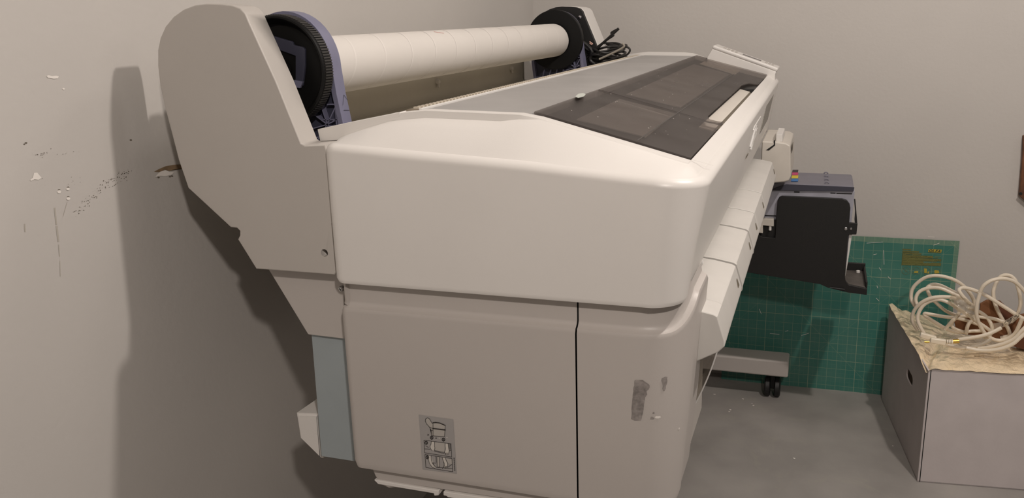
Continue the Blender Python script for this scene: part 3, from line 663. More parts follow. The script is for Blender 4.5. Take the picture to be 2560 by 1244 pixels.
# ------------------------------------------------------------------ stickers and residue on the body
yS_ = 1.0394
def sk(a, b): return P(1000 + a / 6.22, 1010 + b / 6.22, 1, yS_)
def skn(pts, w, bm, y=.0006): return ribbon([sk(*p) - Vector((0, y, 0)) for p in pts], w, (0, 1, 0), bm)
STK = obj('instruction_sticker', prism([sk(*p) for p in [(290, 162), (825, 235), (880, 1080), (350, 1010)]], (0, .0004, 0)), M['stick'], PR, smooth=False)
bm = polys([[sk(*p) - Vector((0, .0002, 0)) for p in l] for l in (
    [(400, 225), (430, 207), (462, 225), (500, 300), (510, 290), (560, 283), (620, 290), (705, 330), (695, 500), (490, 485), (490, 400), (460, 350), (415, 300)],)])
obj('printer_drawing', bm, M['stickm'], STK, smooth=False)
bm = polys([[sk(*p) - Vector((0, .0002, 0)) for p in l] for l in ([(375, 555), (795, 610), (805, 815), (385, 750)], [(390, 778), (810, 838), (820, 1045), (405, 978)])])
obj('drawing_panel', bm, M['stick'], STK, smooth=False)
bm = polys([[sk(*p) - Vector((0, .0004, 0)) for p in l] for l in (
    [(490, 575), (540, 580), (538, 640), (545, 680), (530, 720), (505, 718), (480, 690), (468, 650), (485, 615)],
    [(705, 605), (750, 610), (755, 660), (768, 720), (755, 775), (710, 780), (695, 740), (710, 690), (703, 640)],
    [(430, 790), (485, 797), (490, 860), (505, 915), (560, 975), (545, 990), (505, 975), (460, 915), (445, 850)],
    [(660, 825), (705, 830), (720, 870), (745, 915), (740, 975), (700, 995), (685, 960), (690, 910), (672, 870)],
    [(725, 505), (740, 508), (738, 522), (724, 520)], [(603, 520), (610, 505), (620, 535), (606, 535)])])
obj('hand_drawing', bm, M['stickw'], STK, smooth=False)
bm = polys([[sk(*p) - Vector((0, .0003, 0)) for p in l] for l in (
    [(540, 585), (695, 605), (690, 745), (545, 715)], [(575, 815), (615, 820), (620, 970), (580, 975)], [(720, 840), (805, 850), (810, 930), (750, 915)])])
obj('part_drawing', bm, M['stickm'], STK, smooth=False)
bm = bmesh.new(); w = .0007
for l in ([(400, 225), (430, 207), (462, 225), (500, 290), (515, 290)], [(400, 225), (395, 260), (415, 300), (460, 350), (488, 400), (492, 485), (695, 500), (705, 330)],
          [(515, 290), (515, 480)], [(460, 355), (515, 372)], [(490, 400), (515, 400)],
          [(375, 555), (795, 610), (805, 815), (385, 750), (375, 555)], [(390, 778), (810, 838), (820, 1045), (405, 978), (390, 778)],
          [(490, 575), (485, 615), (468, 650), (480, 690), (505, 718)], [(540, 580), (538, 640), (545, 680), (530, 720)], [(705, 605), (703, 640), (710, 690), (695, 740), (710, 780)], [(750, 610), (755, 660), (768, 720), (755, 775)],
          [(540, 715), (695, 745)], [(540, 728), (690, 760)], [(768, 610), (770, 700)], [(783, 612), (785, 700)], [(768, 720), (800, 710)], [(385, 690), (470, 695)], [(400, 640), (445, 668)],
          [(430, 790), (445, 850), (460, 915), (505, 975), (545, 990)], [(485, 797), (490, 860), (505, 915), (560, 975)], [(660, 825), (672, 870), (690, 910), (685, 960), (660, 1000)], [(705, 830), (720, 870), (745, 915), (740, 975)],
          [(575, 815), (580, 975), (620, 970), (615, 820)], [(560, 805), (565, 900)], [(510, 905), (560, 912)], [(745, 975), (810, 930)], [(560, 975), (820, 995)],
          [(700, 995), (705, 960)], [(715, 992), (718, 958)], [(728, 988), (730, 958)], [(712, 778), (712, 752)], [(728, 780), (727, 750)], [(742, 778), (741, 750)]): skn(l, w, bm)
skn([(515, 372), (705, 395)], .002, bm); skn([(515, 284), (560, 280), (620, 288), (705, 325)], .0016, bm)
for c in ((495, 517), (678, 545), (410, 595), (428, 820)):
    skn([(c[0] + 21 * math.cos(t), c[1] + 24 * math.sin(t)) for t in [k * math.pi / 6 for k in range(13)]], .0011, bm)
    skn([(c[0] - 2, c[1] - 8), (c[0] + 2, c[1] + 10)], .0014, bm)
polys([[sk(*p) - Vector((0, .0006, 0)) for p in l] for l in ([(432, 455), (455, 472), (432, 488)], [(550, 530), (563, 505), (575, 532)])], bm)
for k in range(7): skn([(842 + k * 2, 830 + k * 30), (844 + k * 2, 848 + k * 30)], .0012, bm)
obj('line_drawing', bm, M['stickk'], STK, smooth=False)
# residue projected on the real surface of the corner panel
dg = bpy.context.evaluated_depsgraph_get(); bpy.context.view_layer.update()
bmr = bmesh.new(); bmr.from_mesh(RP.data); bmesh.ops.translate(bmr, vec=wloc(PR), verts=bmr.verts[:]); bvh = BVHTree.FromBMesh(bmr)
def surf(u, v):
    h = bvh.ray_cast(CAM, ray(u, v).normalized()); p, n = h[0], h[1]
    if n.dot(CAM - p) < 0: n = -n
    return p + n * .0006
def patch(rows, bm):
    R = []
    for v, a, b in rows: R.append([bm.verts.new(surf(a + (b - a) * k / 4, v)) for k in range(5)])
    for a, b in zip(R, R[1:]):
        for k in range(4): bm.faces.new((a[k], a[k + 1], b[k + 1], b[k]))
bm = bmesh.new()
patch([(949, 1587, 1607), (953, 1586, 1612), (957, 1586, 1618), (962, 1586, 1624), (967, 1584, 1624), (972, 1583, 1622), (977, 1584, 1616), (985, 1582, 1618), (992, 1582, 1613), (1000, 1581, 1612), (1010, 1580, 1610), (1022, 1579, 1609), (1032, 1580, 1607), (1040, 1579, 1605), (1046, 1578, 1604), (1050, 1586, 1602)], bm)
patch([(941, 1662, 1668), (945, 1654, 1667), (950, 1653, 1668), (958, 1656, 1667), (964, 1657, 1664), (970, 1656, 1664), (976, 1658, 1661)], bm)
patch([(1029, 1632, 1636), (1033, 1631, 1636)], bm); patch([(1041, 1627, 1631), (1044, 1626, 1636), (1047, 1625, 1634)], bm)
obj('tape_residue', bm, M['resid'], PR, smooth=False)
bm = bmesh.new(); patch([(1039, 1640, 1650), (1042, 1636, 1652), (1045, 1640, 1646)], bm); obj('tape_shred', bm, M['chip'], PR, smooth=False)
bm = bmesh.new(); patch([(1068, 1696, 1699), (1073, 1695, 1697)], bm); obj('tape_shred', bm, M['chip'], PR, smooth=False)
# ------------------------------------------------------------------ bundle of black cables lying on the far end
BC = P(1512, 130, 1, 2.68); rb = random.Random(5); bm = bmesh.new()
for k in range(9):
    rx = rb.uniform(.034, .062); ry = rb.uniform(.05, .09); c = BC + Vector((rb.uniform(-.008, .012), rb.uniform(-.02, .03), rb.uniform(-.022, .016)))
    ti = rb.uniform(-.25, .25); tj = rb.uniform(-.2, .45)
    tube([c + Vector((rx * math.cos(t) * rb.uniform(.93, 1.07), ry * math.sin(t), rx * math.cos(t) * ti + ry * math.sin(t) * tj * .5 + rb.uniform(-.003, .003))) for t in [2 * math.pi * j / 10 for j in range(10)]], .0033, bm, 8, 5, True)
yb = 2.615
tube(PY(yb, [(1455, 112), (1480, 128), (1510, 105), (1532, 85), (1547, 71)]), .004, bm); tube(PY(yb, [(1462, 150), (1490, 120), (1520, 98), (1534, 88), (1528, 82), (1545, 72)]), .003, bm)
tube(PY(yb - .02, [(1468, 168), (1500, 158), (1535, 146), (1565, 138), (1575, 125), (1565, 117), (1545, 120)]), .003, bm); tube(PY(yb - .02, [(1466, 172), (1490, 166), (1520, 152), (1550, 142)]), .0034, bm)
tube(PY(yb - .01, [(1410, 90), (1425, 96), (1445, 100), (1462, 108), (1480, 128), (1476, 150), (1490, 162)]), .0052, bm)
cb = obj('black_cable_bundle', bm, M['cabbl'], loc=BC); tag(cb, 'tangled bundle of thin black cables on the far end of the printer', 'cables')
obj('grey_cable', tube(PY(yb - .025, [(1498, 148), (1520, 138), (1545, 126), (1560, 116), (1556, 108)]), .0032, None, 8), M['cabgr'], cb)
bm = tube(PY(yb - .02, [(1474, 104), (1482, 110)]), .0018, None, 6, smooth=False); tube(PY(yb - .02, [(1474, 108), (1480, 112)]), .0015, bm, 6, smooth=False); obj('bare_wire_end', bm, M['copper'], cb)
# ------------------------------------------------------------------ cutting mat against the back wall
mb, mt = 2.985, YB - .004; MW0, MW1, MH = -.285, .4465, .546
def mp(x, z, off=0): return Vector((x, mb + (mt - .003 - mb) * min(1, z / .45) - .001 - off + .004 * math.sin(x * 9) * max(0, 1 - z / .25), z))
bm = bmesh.new(); uvl = bm.loops.layers.uv.new('UVMap'); NX, NZ = 40, 28; G = []
def mxz(i, j):
    return MW0 + (MW1 - MW0) * i / NX, MH * j / NZ
for j in range(NZ + 1): G.append([bm.verts.new(mp(*mxz(i, j))) for i in range(NX + 1)])
Gb = [[bm.verts.new(mp(*mxz(i, j)) + Vector((0, .0025, 0))) for i in range(NX + 1)] for j in range(NZ + 1)]
for j in range(NZ):
    for i in range(NX):
        f = bm.faces.new((G[j][i], G[j][i + 1], G[j + 1][i + 1], G[j + 1][i]))
        for lp, (a, b) in zip(f.loops, ((i, j), (i + 1, j), (i + 1, j + 1), (i, j + 1))):
            x, z = mxz(a, b); lp[uvl].uv = ((MW1 - .0135 - x) / .0302, (MH - .0165 - z) / .0302)
        bm.faces.new((Gb[j][i], Gb[j + 1][i], Gb[j + 1][i + 1], Gb[j][i + 1]))
for i in range(NX): bm.faces.new((G[0][i], Gb[0][i], Gb[0][i + 1], G[0][i + 1])); bm.faces.new((G[NZ][i], G[NZ][i + 1], Gb[NZ][i + 1], Gb[NZ][i]))
for j in range(NZ): bm.faces.new((G[j][0], G[j + 1][0], Gb[j + 1][0], Gb[j][0])); bm.faces.new((G[j][NX], Gb[j][NX], Gb[j + 1][NX], G[j + 1][NX]))
def mat_green():
    m = bpy.data.materials.new('green_cutting_mat'); m.use_nodes = True; nt = m.node_tree; L = nt.links; N_ = nt.nodes.new; b = nt.nodes['Principled BSDF']; b.inputs['Roughness'].default_value = .42
    uv = N_('ShaderNodeUVMap'); uv.uv_map = 'UVMap'; sx = N_('ShaderNodeSeparateXYZ'); L.new(uv.outputs[0], sx.inputs[0])
    def math_(op, a, b_=None, c_=None):
        n = N_('ShaderNodeMath'); n.operation = op
        for k, v in enumerate((a, b_, c_)):
            if v is None: continue
            if isinstance(v, (int, float)): n.inputs[k].default_value = v
            else: L.new(v, n.inputs[k])
        return n.outputs[0]
    def line(src, period, w):                    # 1 near multiples of period
        q = math_('DIVIDE', src, period); fr = math_('FRACT', math_('ADD', q, .5)); d_ = math_('ABSOLUTE', math_('SUBTRACT', fr, .5)); return math_('LESS_THAN', math_('MULTIPLY', d_, period), w)
    U, V = sx.outputs[0], sx.outputs[1]
    g = math_('MAXIMUM', line(U, 1, .022), line(V, 1, .022)); bold = math_('MAXIMUM', line(math_('ADD', U, 1), 5, .04), line(math_('ADD', V, 1), 5, .035))
    # finer lines on the lower left two thirds
    reg = math_('MULTIPLY', math_('GREATER_THAN', V, 10), math_('GREATER_THAN', U, 5)); half = math_('MULTIPLY', math_('MAXIMUM', line(U, .5, .012), line(V, .5, .012)), reg)
    dg1 = line(math_('ADD', U, V), 12, .03); dg2 = math_('MULTIPLY', line(math_('SUBTRACT', U, V), 12, .03), .6)
    tick = math_('MULTIPLY', math_('MAXIMUM', math_('MULTIPLY', line(U, .125, .02), math_('LESS_THAN', V, .0)), math_('MULTIPLY', line(V, .125, .02), math_('LESS_THAN', U, .0))), .22)
    border = math_('MULTIPLY', math_('MAXIMUM', math_('LESS_THAN', V, .0), math_('LESS_THAN', U, .0)), .16)
    s = math_('ADD', math_('MULTIPLY', g, .27), math_('MULTIPLY', bold, .20)); s = math_('ADD', s, math_('MULTIPLY', half, .10)); s = math_('ADD', s, math_('MULTIPLY', math_('MAXIMUM', dg1, dg2), .2)); s = math_('ADD', s, tick); s = math_('ADD', s, border)
    nz = N_('ShaderNodeTexNoise'); nz.inputs['Scale'].default_value = .35; nz.inputs['Detail'].default_value = 6; L.new(uv.outputs[0], nz.inputs[0])
    r = N_('ShaderNodeMapRange'); r.inputs[1].default_value = .35; r.inputs[2].default_value = .7; L.new(nz.outputs['Fac'], r.inputs[0])
    base = N_('ShaderNodeMix'); base.data_type = 'RGBA'; base.inputs[6].default_value = (.036, .175, .140, 1); base.inputs[7].default_value = (.066, .195, .155, 1); L.new(r.outputs[0], base.inputs[0])
    mx = N_('ShaderNodeMix'); mx.data_type = 'RGBA'; mx.inputs[7].default_value = (.42, .46, .30, 1); L.new(base.outputs[2], mx.inputs[6]); L.new(math_('MINIMUM', s, .9), mx.inputs[0]); L.new(mx.outputs[2], b.inputs['Base Color'])
    return m
CM = obj('cutting_mat', bm, mat_green(), loc=(.08, mb, 0)); tag(CM, 'green gridded cutting mat leaning upright against the back wall', 'cutting mat')
def mq(px, off=.001):
    out = []
    for u, v in px:
        p = P(u, v, 1, YB - .008); out.append(mp(p.x, p.z, off))
    return out
def zq(l, off=.001): return mq([(2220 + a / 12.44, 600 + b / 12.44) for a, b in l], off)
obj('text_block', polys([zq(l) for l in ([(450, 262), (725, 270), (725, 300), (450, 300)], [(450, 325), (970, 345), (965, 385), (450, 380)], [(445, 385), (1040, 405), (1035, 445), (445, 445)], [(440, 450), (1400, 490), (1395, 560), (438, 530)], [(437, 532), (1660, 585), (1655, 655), (430, 625)], [(430, 626), (1100, 650), (1095, 705), (425, 690)], [(425, 692), (1650, 715), (1645, 800), (415, 775)])]), M['olive'], CM, smooth=False)
bm = bmesh.new(); r3 = random.Random(9)
for k in range(13):
    b0 = 285 + k * 38; xe = 720 if k == 0 else (960 if k < 3 else (1030 if k < 5 else 1640)); a = 470
    while a < xe:
        w_ = r3.uniform(30, 110); e = min(a + w_, xe)
        if r3.random() < .82: ribbon(zq([(a, b0 + (a - 450) * .035), (e, b0 + (e - 450) * .035)], .0014), .0012, (0, 1, 0), bm)
        a = e + r3.uniform(8, 22)
obj('fine_print', bm, mat('mat_pale_ink', (.22, .22, .07, 1), .6), CM, smooth=False)
plt = zq([(1265, 268), (1675, 290), (1650, 385), (1245, 368)], .0016)
obj('maker_plate', prism(plt, (0, -.0004, 0)), M['yel'], CM, smooth=False)
pcn = sum(plt, Vector()) / 4 + Vector((0, -.0012, 0))
dx = (plt[1] - plt[0]).normalized()
R4 = Matrix(((dx.x, 0, 0), (0, 0, -1), (dx.z, 1, 0))).to_4x4()
lt = [text_bm(ch, .0115, Matrix.Translation(pcn + dx * ((k - 1.5) * .0085 - .0008)) @ R4, 0, .3, .0004) for k, ch in enumerate('OLFA')]
bm = bmesh.new()
for b_ in lt:
    me = bpy.data.meshes.new('t'); b_.to_mesh(me); b_.free(); bm.from_mesh(me); bpy.data.meshes.remove(me)
obj('plate_lettering', bm, M['dkgreen'], CM, smooth=False)
bm = bmesh.new(); bmy = bmesh.new()
for k, (a, b) in enumerate(((555, 940), (870, 945), (1195, 960), (1515, 980))):
    ribbon(zq([(a + 125 * math.cos(t), b + 115 * math.sin(t)) for t in [j * math.pi / 12 for j in range(25)]], .0014), .0009, (0, 1, 0), bm)
    if k == 1: polys([zq([(a - 65, b + 20), (a + 70, b + 5), (a + 65, b + 70), (a - 60, b + 65)], .0014)], bmy)
    if k == 2: polys([zq([(a - 75, b - 90), (a + 15, b - 80), (a + 10, b + 60), (a - 70, b + 55)], .0014), zq([(a + 30, b + 20), (a + 80, b), (a + 85, b + 60), (a + 35, b + 75)], .0014)], bmy)
    if k == 3: polys([zq([(a - 80, b - 40), (a - 40, b - 60), (a + 60, b - 45), (a + 80, b + 40), (a - 70, b + 50)], .0014)], bmy)
    if k < 2: ribbon(zq([(a - 80, b - 70), (a - 20, b - 10), (a + 60, b - 60)], .0014), .001, (0, 1, 0), bm); 
    if k == 0: ribbon(zq([(a - 40, b + 60), (a, b), (a + 60, b + 50)], .0014), .001, (0, 1, 0), bm)
obj('icon_ring', bm, mat('mat_ring_ink', (.16, .18, .08, 1), .6), CM, smooth=False); obj('icon_fill', bmy, M['yel'], CM, smooth=False)
bm = bmesh.new()                                # scraps of thread and film stuck to the mat
for l in ([(2167, 607), (2207, 604)], [(2184, 636), (2192, 634)], [(2209, 625), (2210, 660)], [(2334, 612), (2348, 607)], [(2220, 690), (2226, 696)], [(1899, 768), (1904, 780)], [(1926, 827), (1949, 829)], [(2004, 832), (2022, 827)], [(1964, 822), (1971, 820)], [(2190, 742), (2197, 749)], [(2198, 668), (2202, 674)], [(2320, 591), (2336, 592)], [(1872, 677), (1876, 678)], [(2192, 712), (2194, 718)]):
    ribbon(mq(l, .002), .0013, (0, 1, 0), bm)
obj('paper_shreds', bm, M['chip'], CM, smooth=False)['kind'] = 'stuff'
# ------------------------------------------------------------------ white cardboard box
BX = Vector((.313, 2.405, 0)); ua = Vector((.9932, .1165, 0)).normalized(); va = Vector((-ua.y, ua.x, 0)); BW, BL, BH = .42, .548, .335
def bq(a, b, z): return BX + ua * a + va * b + Vector((0, 0, z))
BOX = empty('cardboard_box', bq(BW / 2, BL / 2, 0), 'white cardboard box lined with crinkled film on the floor at right', 'box')
obj('box_front', prism([bq(0, 0, 0), bq(BW, 0, 0), bq(BW, 0, BH + .004), bq(.3, 0, BH + .002), bq(.2, 0, BH), bq(.1, 0, BH + .002), bq(.012, 0, BH + .003), bq(0, 0, BH - .002)], va * .004, .0008, 1), M['card'], BOX)
obj('front_seam', ribbon([bq(.006, -.0006, .002), bq(.0065, -.0006, BH)], .0022, va), M['shadowline'], BOX, smooth=False)
# left side with its hand hole: ring of quads around the hole
hy = P(2244, 885, 0, .29); 
hb0, hb1, hz0, hz1 = .155, .235, .215, .248
def holept(t):
    e = 1; x = .5 * (1 if math.cos(t) > 0 else -1) * abs(math.cos(t)) ** .6; z = .5 * (1 if math.sin(t) > 0 else -1) * abs(math.sin(t)) ** .6
    return ((hb0 + hb1) / 2 + x * (hb1 - hb0), (hz0 + hz1) / 2 + z * (hz1 - hz0))
bm = bmesh.new(); n = 32; A = []; B = []
HB = BH - .002
for k in range(n):
    t = 2 * math.pi * k / n + math.pi / 4; cb_, cz_ = (hb0 + hb1) / 2, (hz0 + hz1) / 2
    A.append(holept(t)); s = k * 4 / n; q = int(s); fr = s - q
    cs = [(BL, HB), (0.004, HB), (0.004, 0), (BL, 0)]; c0, c1 = cs[q % 4], cs[(q + 1) % 4]; B.append((c0[0] + (c1[0] - c0[0]) * fr, c0[1] + (c1[1] - c0[1]) * fr))
for off in (0, .004):
    va_ = [bm.verts.new(bq(off, b, z)) for b, z in A]; vb_ = [bm.verts.new(bq(off, b, z)) for b, z in B]
    for k in range(n): bm.faces.new((va_[k], va_[(k + 1) % n], vb_[(k + 1) % n], vb_[k]))
    if off == 0: keep = (va_, vb_)
for k in range(n):
    bm.faces.new((keep[0][k], keep[0][(k + 1) % n], va_[(k + 1) % n], va_[k])); bm.faces.new((keep[1][k], keep[1][(k + 1) % n], vb_[(k + 1) % n], vb_[k]))
obj('box_side', bm, M['card'], BOX, smooth=False)
obj('box_side', prism([bq(BW, 0, 0), bq(BW, BL, 0), bq(BW, BL, BH), bq(BW, 0, BH)], -ua * .004), M['card'], BOX, smooth=False)
obj('box_back', prism([bq(0, BL, 0), bq(BW, BL, 0), bq(BW, BL, .20), bq(0, BL, .24)], -va * .004), M['card'], BOX, smooth=False)
obj('box_bottom', prism([bq(0, 0, .001), bq(BW, 0, .001), bq(BW, BL, .001), bq(0, BL, .001)], Vector((0, 0, .003))), M['card'], BOX, smooth=False)
# crinkled film lining
def z12(a, b): return (2240 + a / 4.784, 660 + b / 4.784)
outer = [(-95, 375), (-60, 520), (0, 690), (70, 800), (150, 900), (215, 1000), (250, 1120), (310, 1145), (350, 1158), (600, 1168), (900, 1178), (1200, 1188), (1531, 1196), (1900, 1210)]
innr = [(20, 372), (120, 440), (200, 510), (330, 600), (400, 650), (480, 700), (560, 745), (640, 790), (700, 810), (830, 840), (1000, 850), (1200, 880), (1500, 985), (1900, 1100)]
bm = bmesh.new(); G = []
po, pi_ = [], []
for k, (a, b) in enumerate(outer):
    q = PP(*z12(a, b), (0, 0, BH + .004), Vector((0, 0, 1)))
    if k < 6: q = Vector(bq(-.003, max(0, BL * (1 - k / 6.2)), 0)); q.z = BH + .003 + (.002 if k == 0 else 0)
    elif k == 6: q = bq(-.003, .012, BH - .012)
    elif k == 7: q = bq(.004, -.004, BH + .004)
    else: q = bq(.005 + (BW - .01) * (k - 7.5) / 5.5, -.004, BH + .005)
    po.append(q)
    pi_.append(PP(*z12(*innr[k]), (0, 0, BH - .03 + .02 * (k == 0)), Vector((0, 0, 1))))
po_ = catmull(po, 5); pi2 = catmull(pi_, 5)
for k, (a, b) in enumerate(zip(po_, pi2)):
    row = []
    for j in range(19):
        t = j / 18; p = a.lerp(b, t); p.y = min(p.y, 2.955); p.z = a.z + (b.z - a.z) * t ** 1.3 + .004 * math.sin(min(1, t * 3) * math.pi)
        if j > 0: n_ = noise.fractal(p * 38, 1, 2, 4) ; p.z += .0065 * n_; 
        if j == 0: p += Vector((0, 0, .003 * noise.noise(p * 90)))
        row.append(bm.verts.new(p))
    G.append(row)
for a, b in zip(G, G[1:]):
    for j in range(18): bm.faces.new((a[j], a[j + 1], b[j + 1], b[j]))
FL = obj('film_lining', bm, M['goldfilm'], BOX, ang=80)
obj('box_filling', prism([bq(.02, .02, BH - .06), bq(BW - .02, .02, BH - .06), bq(BW - .02, .36, BH - .10), bq(.02, .36, BH - .10)], (0, 0, -.2)), M['goldfilm'], BOX)
# folded brown cardboard inside the box
y_ = 2.70
cbp = [z12(*p) for p in [(700, 690), (1000, 600), (1010, 480), (1090, 435), (1250, 445), (1440, 620), (1760, 560), (1760, 1150), (1450, 1000), (1300, 900), (1030, 860), (730, 830)]]
cps = PY(y_, cbp)
BC2 = obj('brown_carton', prism(cps, (0, .012, 0), .001, 1), M['brown'], loc=sum(cps, Vector()) / len(cps)); tag(BC2, 'folded brown cardboard carton inside the white box, behind the white cable', 'carton')
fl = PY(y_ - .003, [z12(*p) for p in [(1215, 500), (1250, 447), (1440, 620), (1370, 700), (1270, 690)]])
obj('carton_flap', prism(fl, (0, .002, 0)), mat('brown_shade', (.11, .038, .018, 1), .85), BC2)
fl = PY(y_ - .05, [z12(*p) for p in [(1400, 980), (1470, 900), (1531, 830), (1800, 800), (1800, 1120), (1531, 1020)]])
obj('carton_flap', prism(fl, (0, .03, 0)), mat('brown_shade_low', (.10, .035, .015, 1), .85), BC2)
# ------------------------------------------------------------------ white cable coil resting on the film
ST_ = [
 (2.70, [(235, 510), (190, 440), (180, 370), (200, 290), (260, 220), (350, 160), (450, 137), (560, 145), (680, 180), (790, 245), (880, 340), (930, 430), (940, 500)]),
 (2.68, [(265, 500), (235, 430), (260, 350), (330, 300), (430, 280), (540, 290), (660, 340), (770, 395), (860, 450), (920, 500)]),
 (2.72, [(860, 440), (740, 360), (640, 305), (520, 250), (430, 243), (372, 285), (390, 345), (420, 400), (500, 480), (600, 560), (720, 610), (860, 655), (980, 700), (1080, 755)]),
 (2.63, [(265, 790), (215, 720), (192, 640), (220, 550), (290, 470), (390, 415), (500, 392), (620, 392), (740, 410)]),
 (2.62, [(335, 825), (285, 740), (258, 650), (280, 560), (340, 480), (430, 435), (530, 425), (640, 465), (740, 530), (850, 600), (960, 680), (1080, 760), (1130, 800)]),
 (2.62, [(880, 470), (800, 385), (758, 325), (760, 300), (800, 283), (900, 300), (1050, 360), (1200, 450), (1350, 545), (1450, 610), (1600, 690)]),
 (2.60, [(1000, 345), (1050, 255), (1150, 192), (1280, 173), (1400, 200), (1490, 270), (1600, 400)]),
 (2.69, [(1250, 880), (1350, 850), (1345, 780), (1290, 690), (1230, 580), (1180, 460), (1165, 330), (1195, 230), (1235, 165), (1290, 132), (1370, 140), (1430, 200), (1470, 320), (1490, 440), (1480, 520), (1440, 620), (1380, 690)]),
 (2.58, [(1005, 345), (970, 470), (963, 590), (990, 700), (1050, 810), (1130, 880), (1230, 912), (1330, 890), (1420, 830), (1470, 740), (1510, 640)]),
 (2.54, [(745, 902), (900, 880), (1050, 850), (1150, 815), (1260, 760)]),
 (2.56, [(600, 960), (720, 990), (850, 1000), (980, 975), (1080, 935), (1135, 900)]),
 (2.66, [(860, 515), (960, 550), (1060, 610), (1120, 680), (1150, 770), (1120, 850), (1040, 880)]),
 (2.54, [(980, 1010), (1150, 985), (1300, 945), (1420, 885), (1500, 800), (1600, 700)]),
 (2.52, [(840, 1000), (1000, 1030), (1150, 1028), (1280, 1003), (1400, 950), (1480, 880), (1600, 780)]),
 (2.66, [(840, 825), (865, 720), (940, 655)]),
 (2.67, [(860, 830), (710, 775), (665, 725), (690, 665), (780, 625), (930, 622), (1060, 635), (1200, 660), (1340, 715)]),
 (2.66, [(580, 785), (680, 670), (770, 560)]),
 (2.68, [(1050, 740), (900, 690), (800, 660), (700, 640), (560, 625), (420, 600), (345, 588), (345, 612), (400, 650), (500, 715), (610, 775), (740, 812), (900, 800), (1030, 795)])]
bm = bmesh.new(); rc = random.Random(2)
for yy, s in ST_:
    nn = len(s); ph = rc.uniform(0, 6)
    tube([P(*z12(a, b), 1, yy + .008 * math.sin(ph + k * .7)) for k, (a, b) in enumerate(s)], .0052, bm, 10, 5)
c0 = P(*z12(800, 700), 1, 2.62)
CB = obj('white_cable', bm, M['cable'], loc=(c0.x, c0.y, .33)); tag(CB, 'loosely coiled cream white cable lying on top of the open white box', 'cable')
def plug(px0, px1, y, w, name='plug'):
    a, b = P(*z12(*px0), 1, y), P(*z12(*px1), 1, y); d_ = (b - a).normalized(); s = Vector((0, 1, 0)).cross(d_).normalized() * w / 2
    return prism([a - s * .7, a - s * .9 + d_ * .004, b - s, b + s, a + s * .9 + d_ * .004, a + s * .7], (0, .014, 0), .003, 3)
obj('plug', plug((410, 915), (600, 945), 2.525, .0165), M['plug'], CB); obj('plug', plug((290, 850), (480, 905), 2.56, .016), M['plug'], CB)
bm = bmesh.new()
for k in range(4):
    c_ = P(*z12(606 + k * 20, 928), 1, 2.532); lathe(c_, (1, 0, .05), [(0, .003), (0, .0068), (.0028, .0068), (.0028, .003)], 16, bm)
obj('strain_relief', bm, M['plug'], CB)
a, b = P(*z12(680, 922), 1, 2.532), P(*z12(755, 918), 1, 2.532); obj('gold_collar', cyl(a, b, .0062, 16), M['gold'], CB)
a, b = P(*z12(340, 930), 1, 2.53), P(*z12(400, 932), 1, 2.53); obj('gold_contact', cyl(a, b, .0028, 10), M['gold'], CB)
# twisted clear bag holding the coil together
bm = bmesh.new(); rowsb = []
pA, pB = P(*z12(640, 400), 1, 2.6), P(*z12(960, 580), 1, 2.6); 
for i in range(15):
    t = i / 14; c_ = pA.lerp(pB, t); wd = .011 + .012 * math.sin(t * 3.1)
    rowsb.append([bm.verts.new(c_ + Vector((.3, 0, .9)) * (wd * (j / 8 - .5) * 2) + Vector((0, -.006 * noise.noise(Vector((i * .6, j * .8, 1))) * 2 - .004, .004 * noise.noise(Vector((i * .9, j * .5, 5)))))) for j in range(9)])
for a, b in zip(rowsb, rowsb[1:]):
    for j in range(8): bm.faces.new((a[j], a[j + 1], b[j + 1], b[j]))
obj('clear_bag_wrap', bm, M['film'], CB, ang=80)
bm = bmesh.new(); rw = []
for i in range(12):
    t = i / 11; c_ = P(*z12(1150 + 330 * t, 740 - 150 * t * t), 1, 2.57)
    rw.append([bm.verts.new(c_ + Vector((-.25, 0, .9)) * (.009 * s)) for s in (-1, 0, 1)])
for a, b in zip(rw, rw[1:]):
    for j in range(2): bm.faces.new((a[j], a[j + 1], b[j + 1], b[j]))
obj('cable_wrap_label', bm, M['film'], CB)
bm = bmesh.new()
for k in range(26):
    t = rc.uniform(.35, 1); p_ = P(*z12(1150 + 330 * t, 740 - 150 * t * t), 1, 2.568); h_ = rc.uniform(-.006, .006); q_ = p_ + Vector((-.25, 0, .9)) * h_
    ribbon([q_ - Vector((0, 0, rc.uniform(.001, .004))), q_ + Vector((.001, 0, rc.uniform(.001, .003)))], .0012, (0, 1, 0), bm)
obj('label_print', bm, M['stickk'], CB, smooth=False)
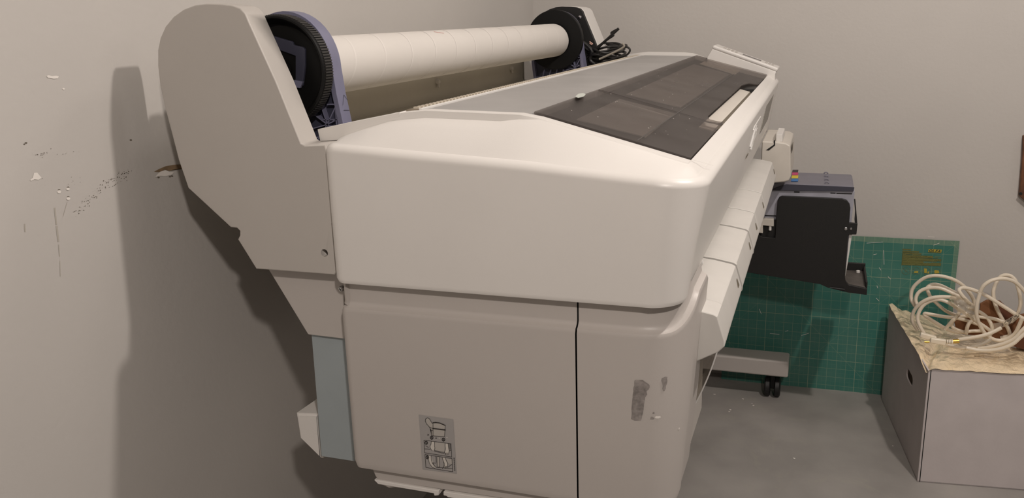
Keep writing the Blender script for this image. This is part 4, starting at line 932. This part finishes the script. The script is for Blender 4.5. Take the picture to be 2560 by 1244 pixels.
# ------------------------------------------------------------------ crumbs and scuffs on the floor
bm = bmesh.new(); rf = random.Random(21)
for u, v, s in ((1826, 1024, 5), (1823, 1028, 3), (1858, 997, 4), (1884, 1013, 3), (1880, 1008, 3), (1786, 985, 4), (1725, 1107, 4), (1985, 1145, 3), (2232, 1114, 3), (1710, 1128, 2)):
    p = P(u, v, 2, .0012); s *= .0011
    polys([[p + Vector((s * rf.uniform(.4, 1.4) * math.cos(t), s * rf.uniform(.4, 1.6) * math.sin(t), rf.uniform(0, .001))) for t in [k * 1.05 for k in range(6)]]], bm)
fc_ = obj('paint_flakes', bm, M['chip'], smooth=False, loc=P(1826, 1024, 2, 0)); tag(fc_, 'scattered white paint flakes and crumbs on the grey floor', 'debris'); fc_['kind'] = 'stuff'
nt = M['floor'].node_tree; b = nt.nodes['Principled BSDF']
# trowel swirls: a second, stretched noise over the first
lk = b.inputs['Base Color'].links[0].from_socket
tc = nt.nodes.new('ShaderNodeTexCoord'); n1 = nt.nodes.new('ShaderNodeTexNoise'); n1.inputs['Scale'].default_value = 5; n1.inputs['Detail'].default_value = 9; n1.inputs['Distortion'].default_value = 2.5; n1.inputs['Roughness'].default_value = .65
nt.links.new(tc.outputs['Object'], n1.inputs[0]); r1 = nt.nodes.new('ShaderNodeMapRange'); r1.inputs[1].default_value = .56; r1.inputs[2].default_value = .75; r1.inputs[3].default_value = 0; r1.inputs[4].default_value = .35
nt.links.new(n1.outputs['Fac'], r1.inputs[0]); mx = nt.nodes.new('ShaderNodeMix'); mx.data_type = 'RGBA'; mx.inputs[7].default_value = (.42, .40, .33, 1); nt.links.new(r1.outputs[0], mx.inputs[0]); nt.links.new(lk, mx.inputs[6]); nt.links.new(mx.outputs[2], b.inputs['Base Color'])
# ------------------------------------------------------------------ light
def point(name, loc, power, col, r):
    l = bpy.data.lights.new(name, 'POINT'); l.energy = power; l.color = col; l.shadow_soft_size = r
    o = bpy.data.objects.new(name, l); COL.objects.link(o); o.location = loc; return o
point('bulb_and_fill', (.68, 1.35, 2.38), 67, (1, .91, .845), .035)
point('bulb_and_fill', (2.2, 1.6, 2.35), 9, (1, .92, .86), .2)  # unseen fill, added to brighten the sides facing right
point('bulb_and_fill', (.2, 2.15, 2.5), 13, (1, .92, .86), .15)  # unseen fill, added to brighten the back and left walls
point('bulb_and_fill', (.45, -.45, 2.05), 66, (1, .90, .83), .045)
w = bpy.data.worlds.new('world'); scn.world = w; w.use_nodes = True; w.node_tree.nodes['Background'].inputs[0].default_value = (.9, .85, .8, 1); w.node_tree.nodes['Background'].inputs[1].default_value = .03
scn.view_settings.view_transform = 'Standard'; scn.view_settings.look = 'None'; scn.view_settings.exposure = 0; scn.view_settings.gamma = 1
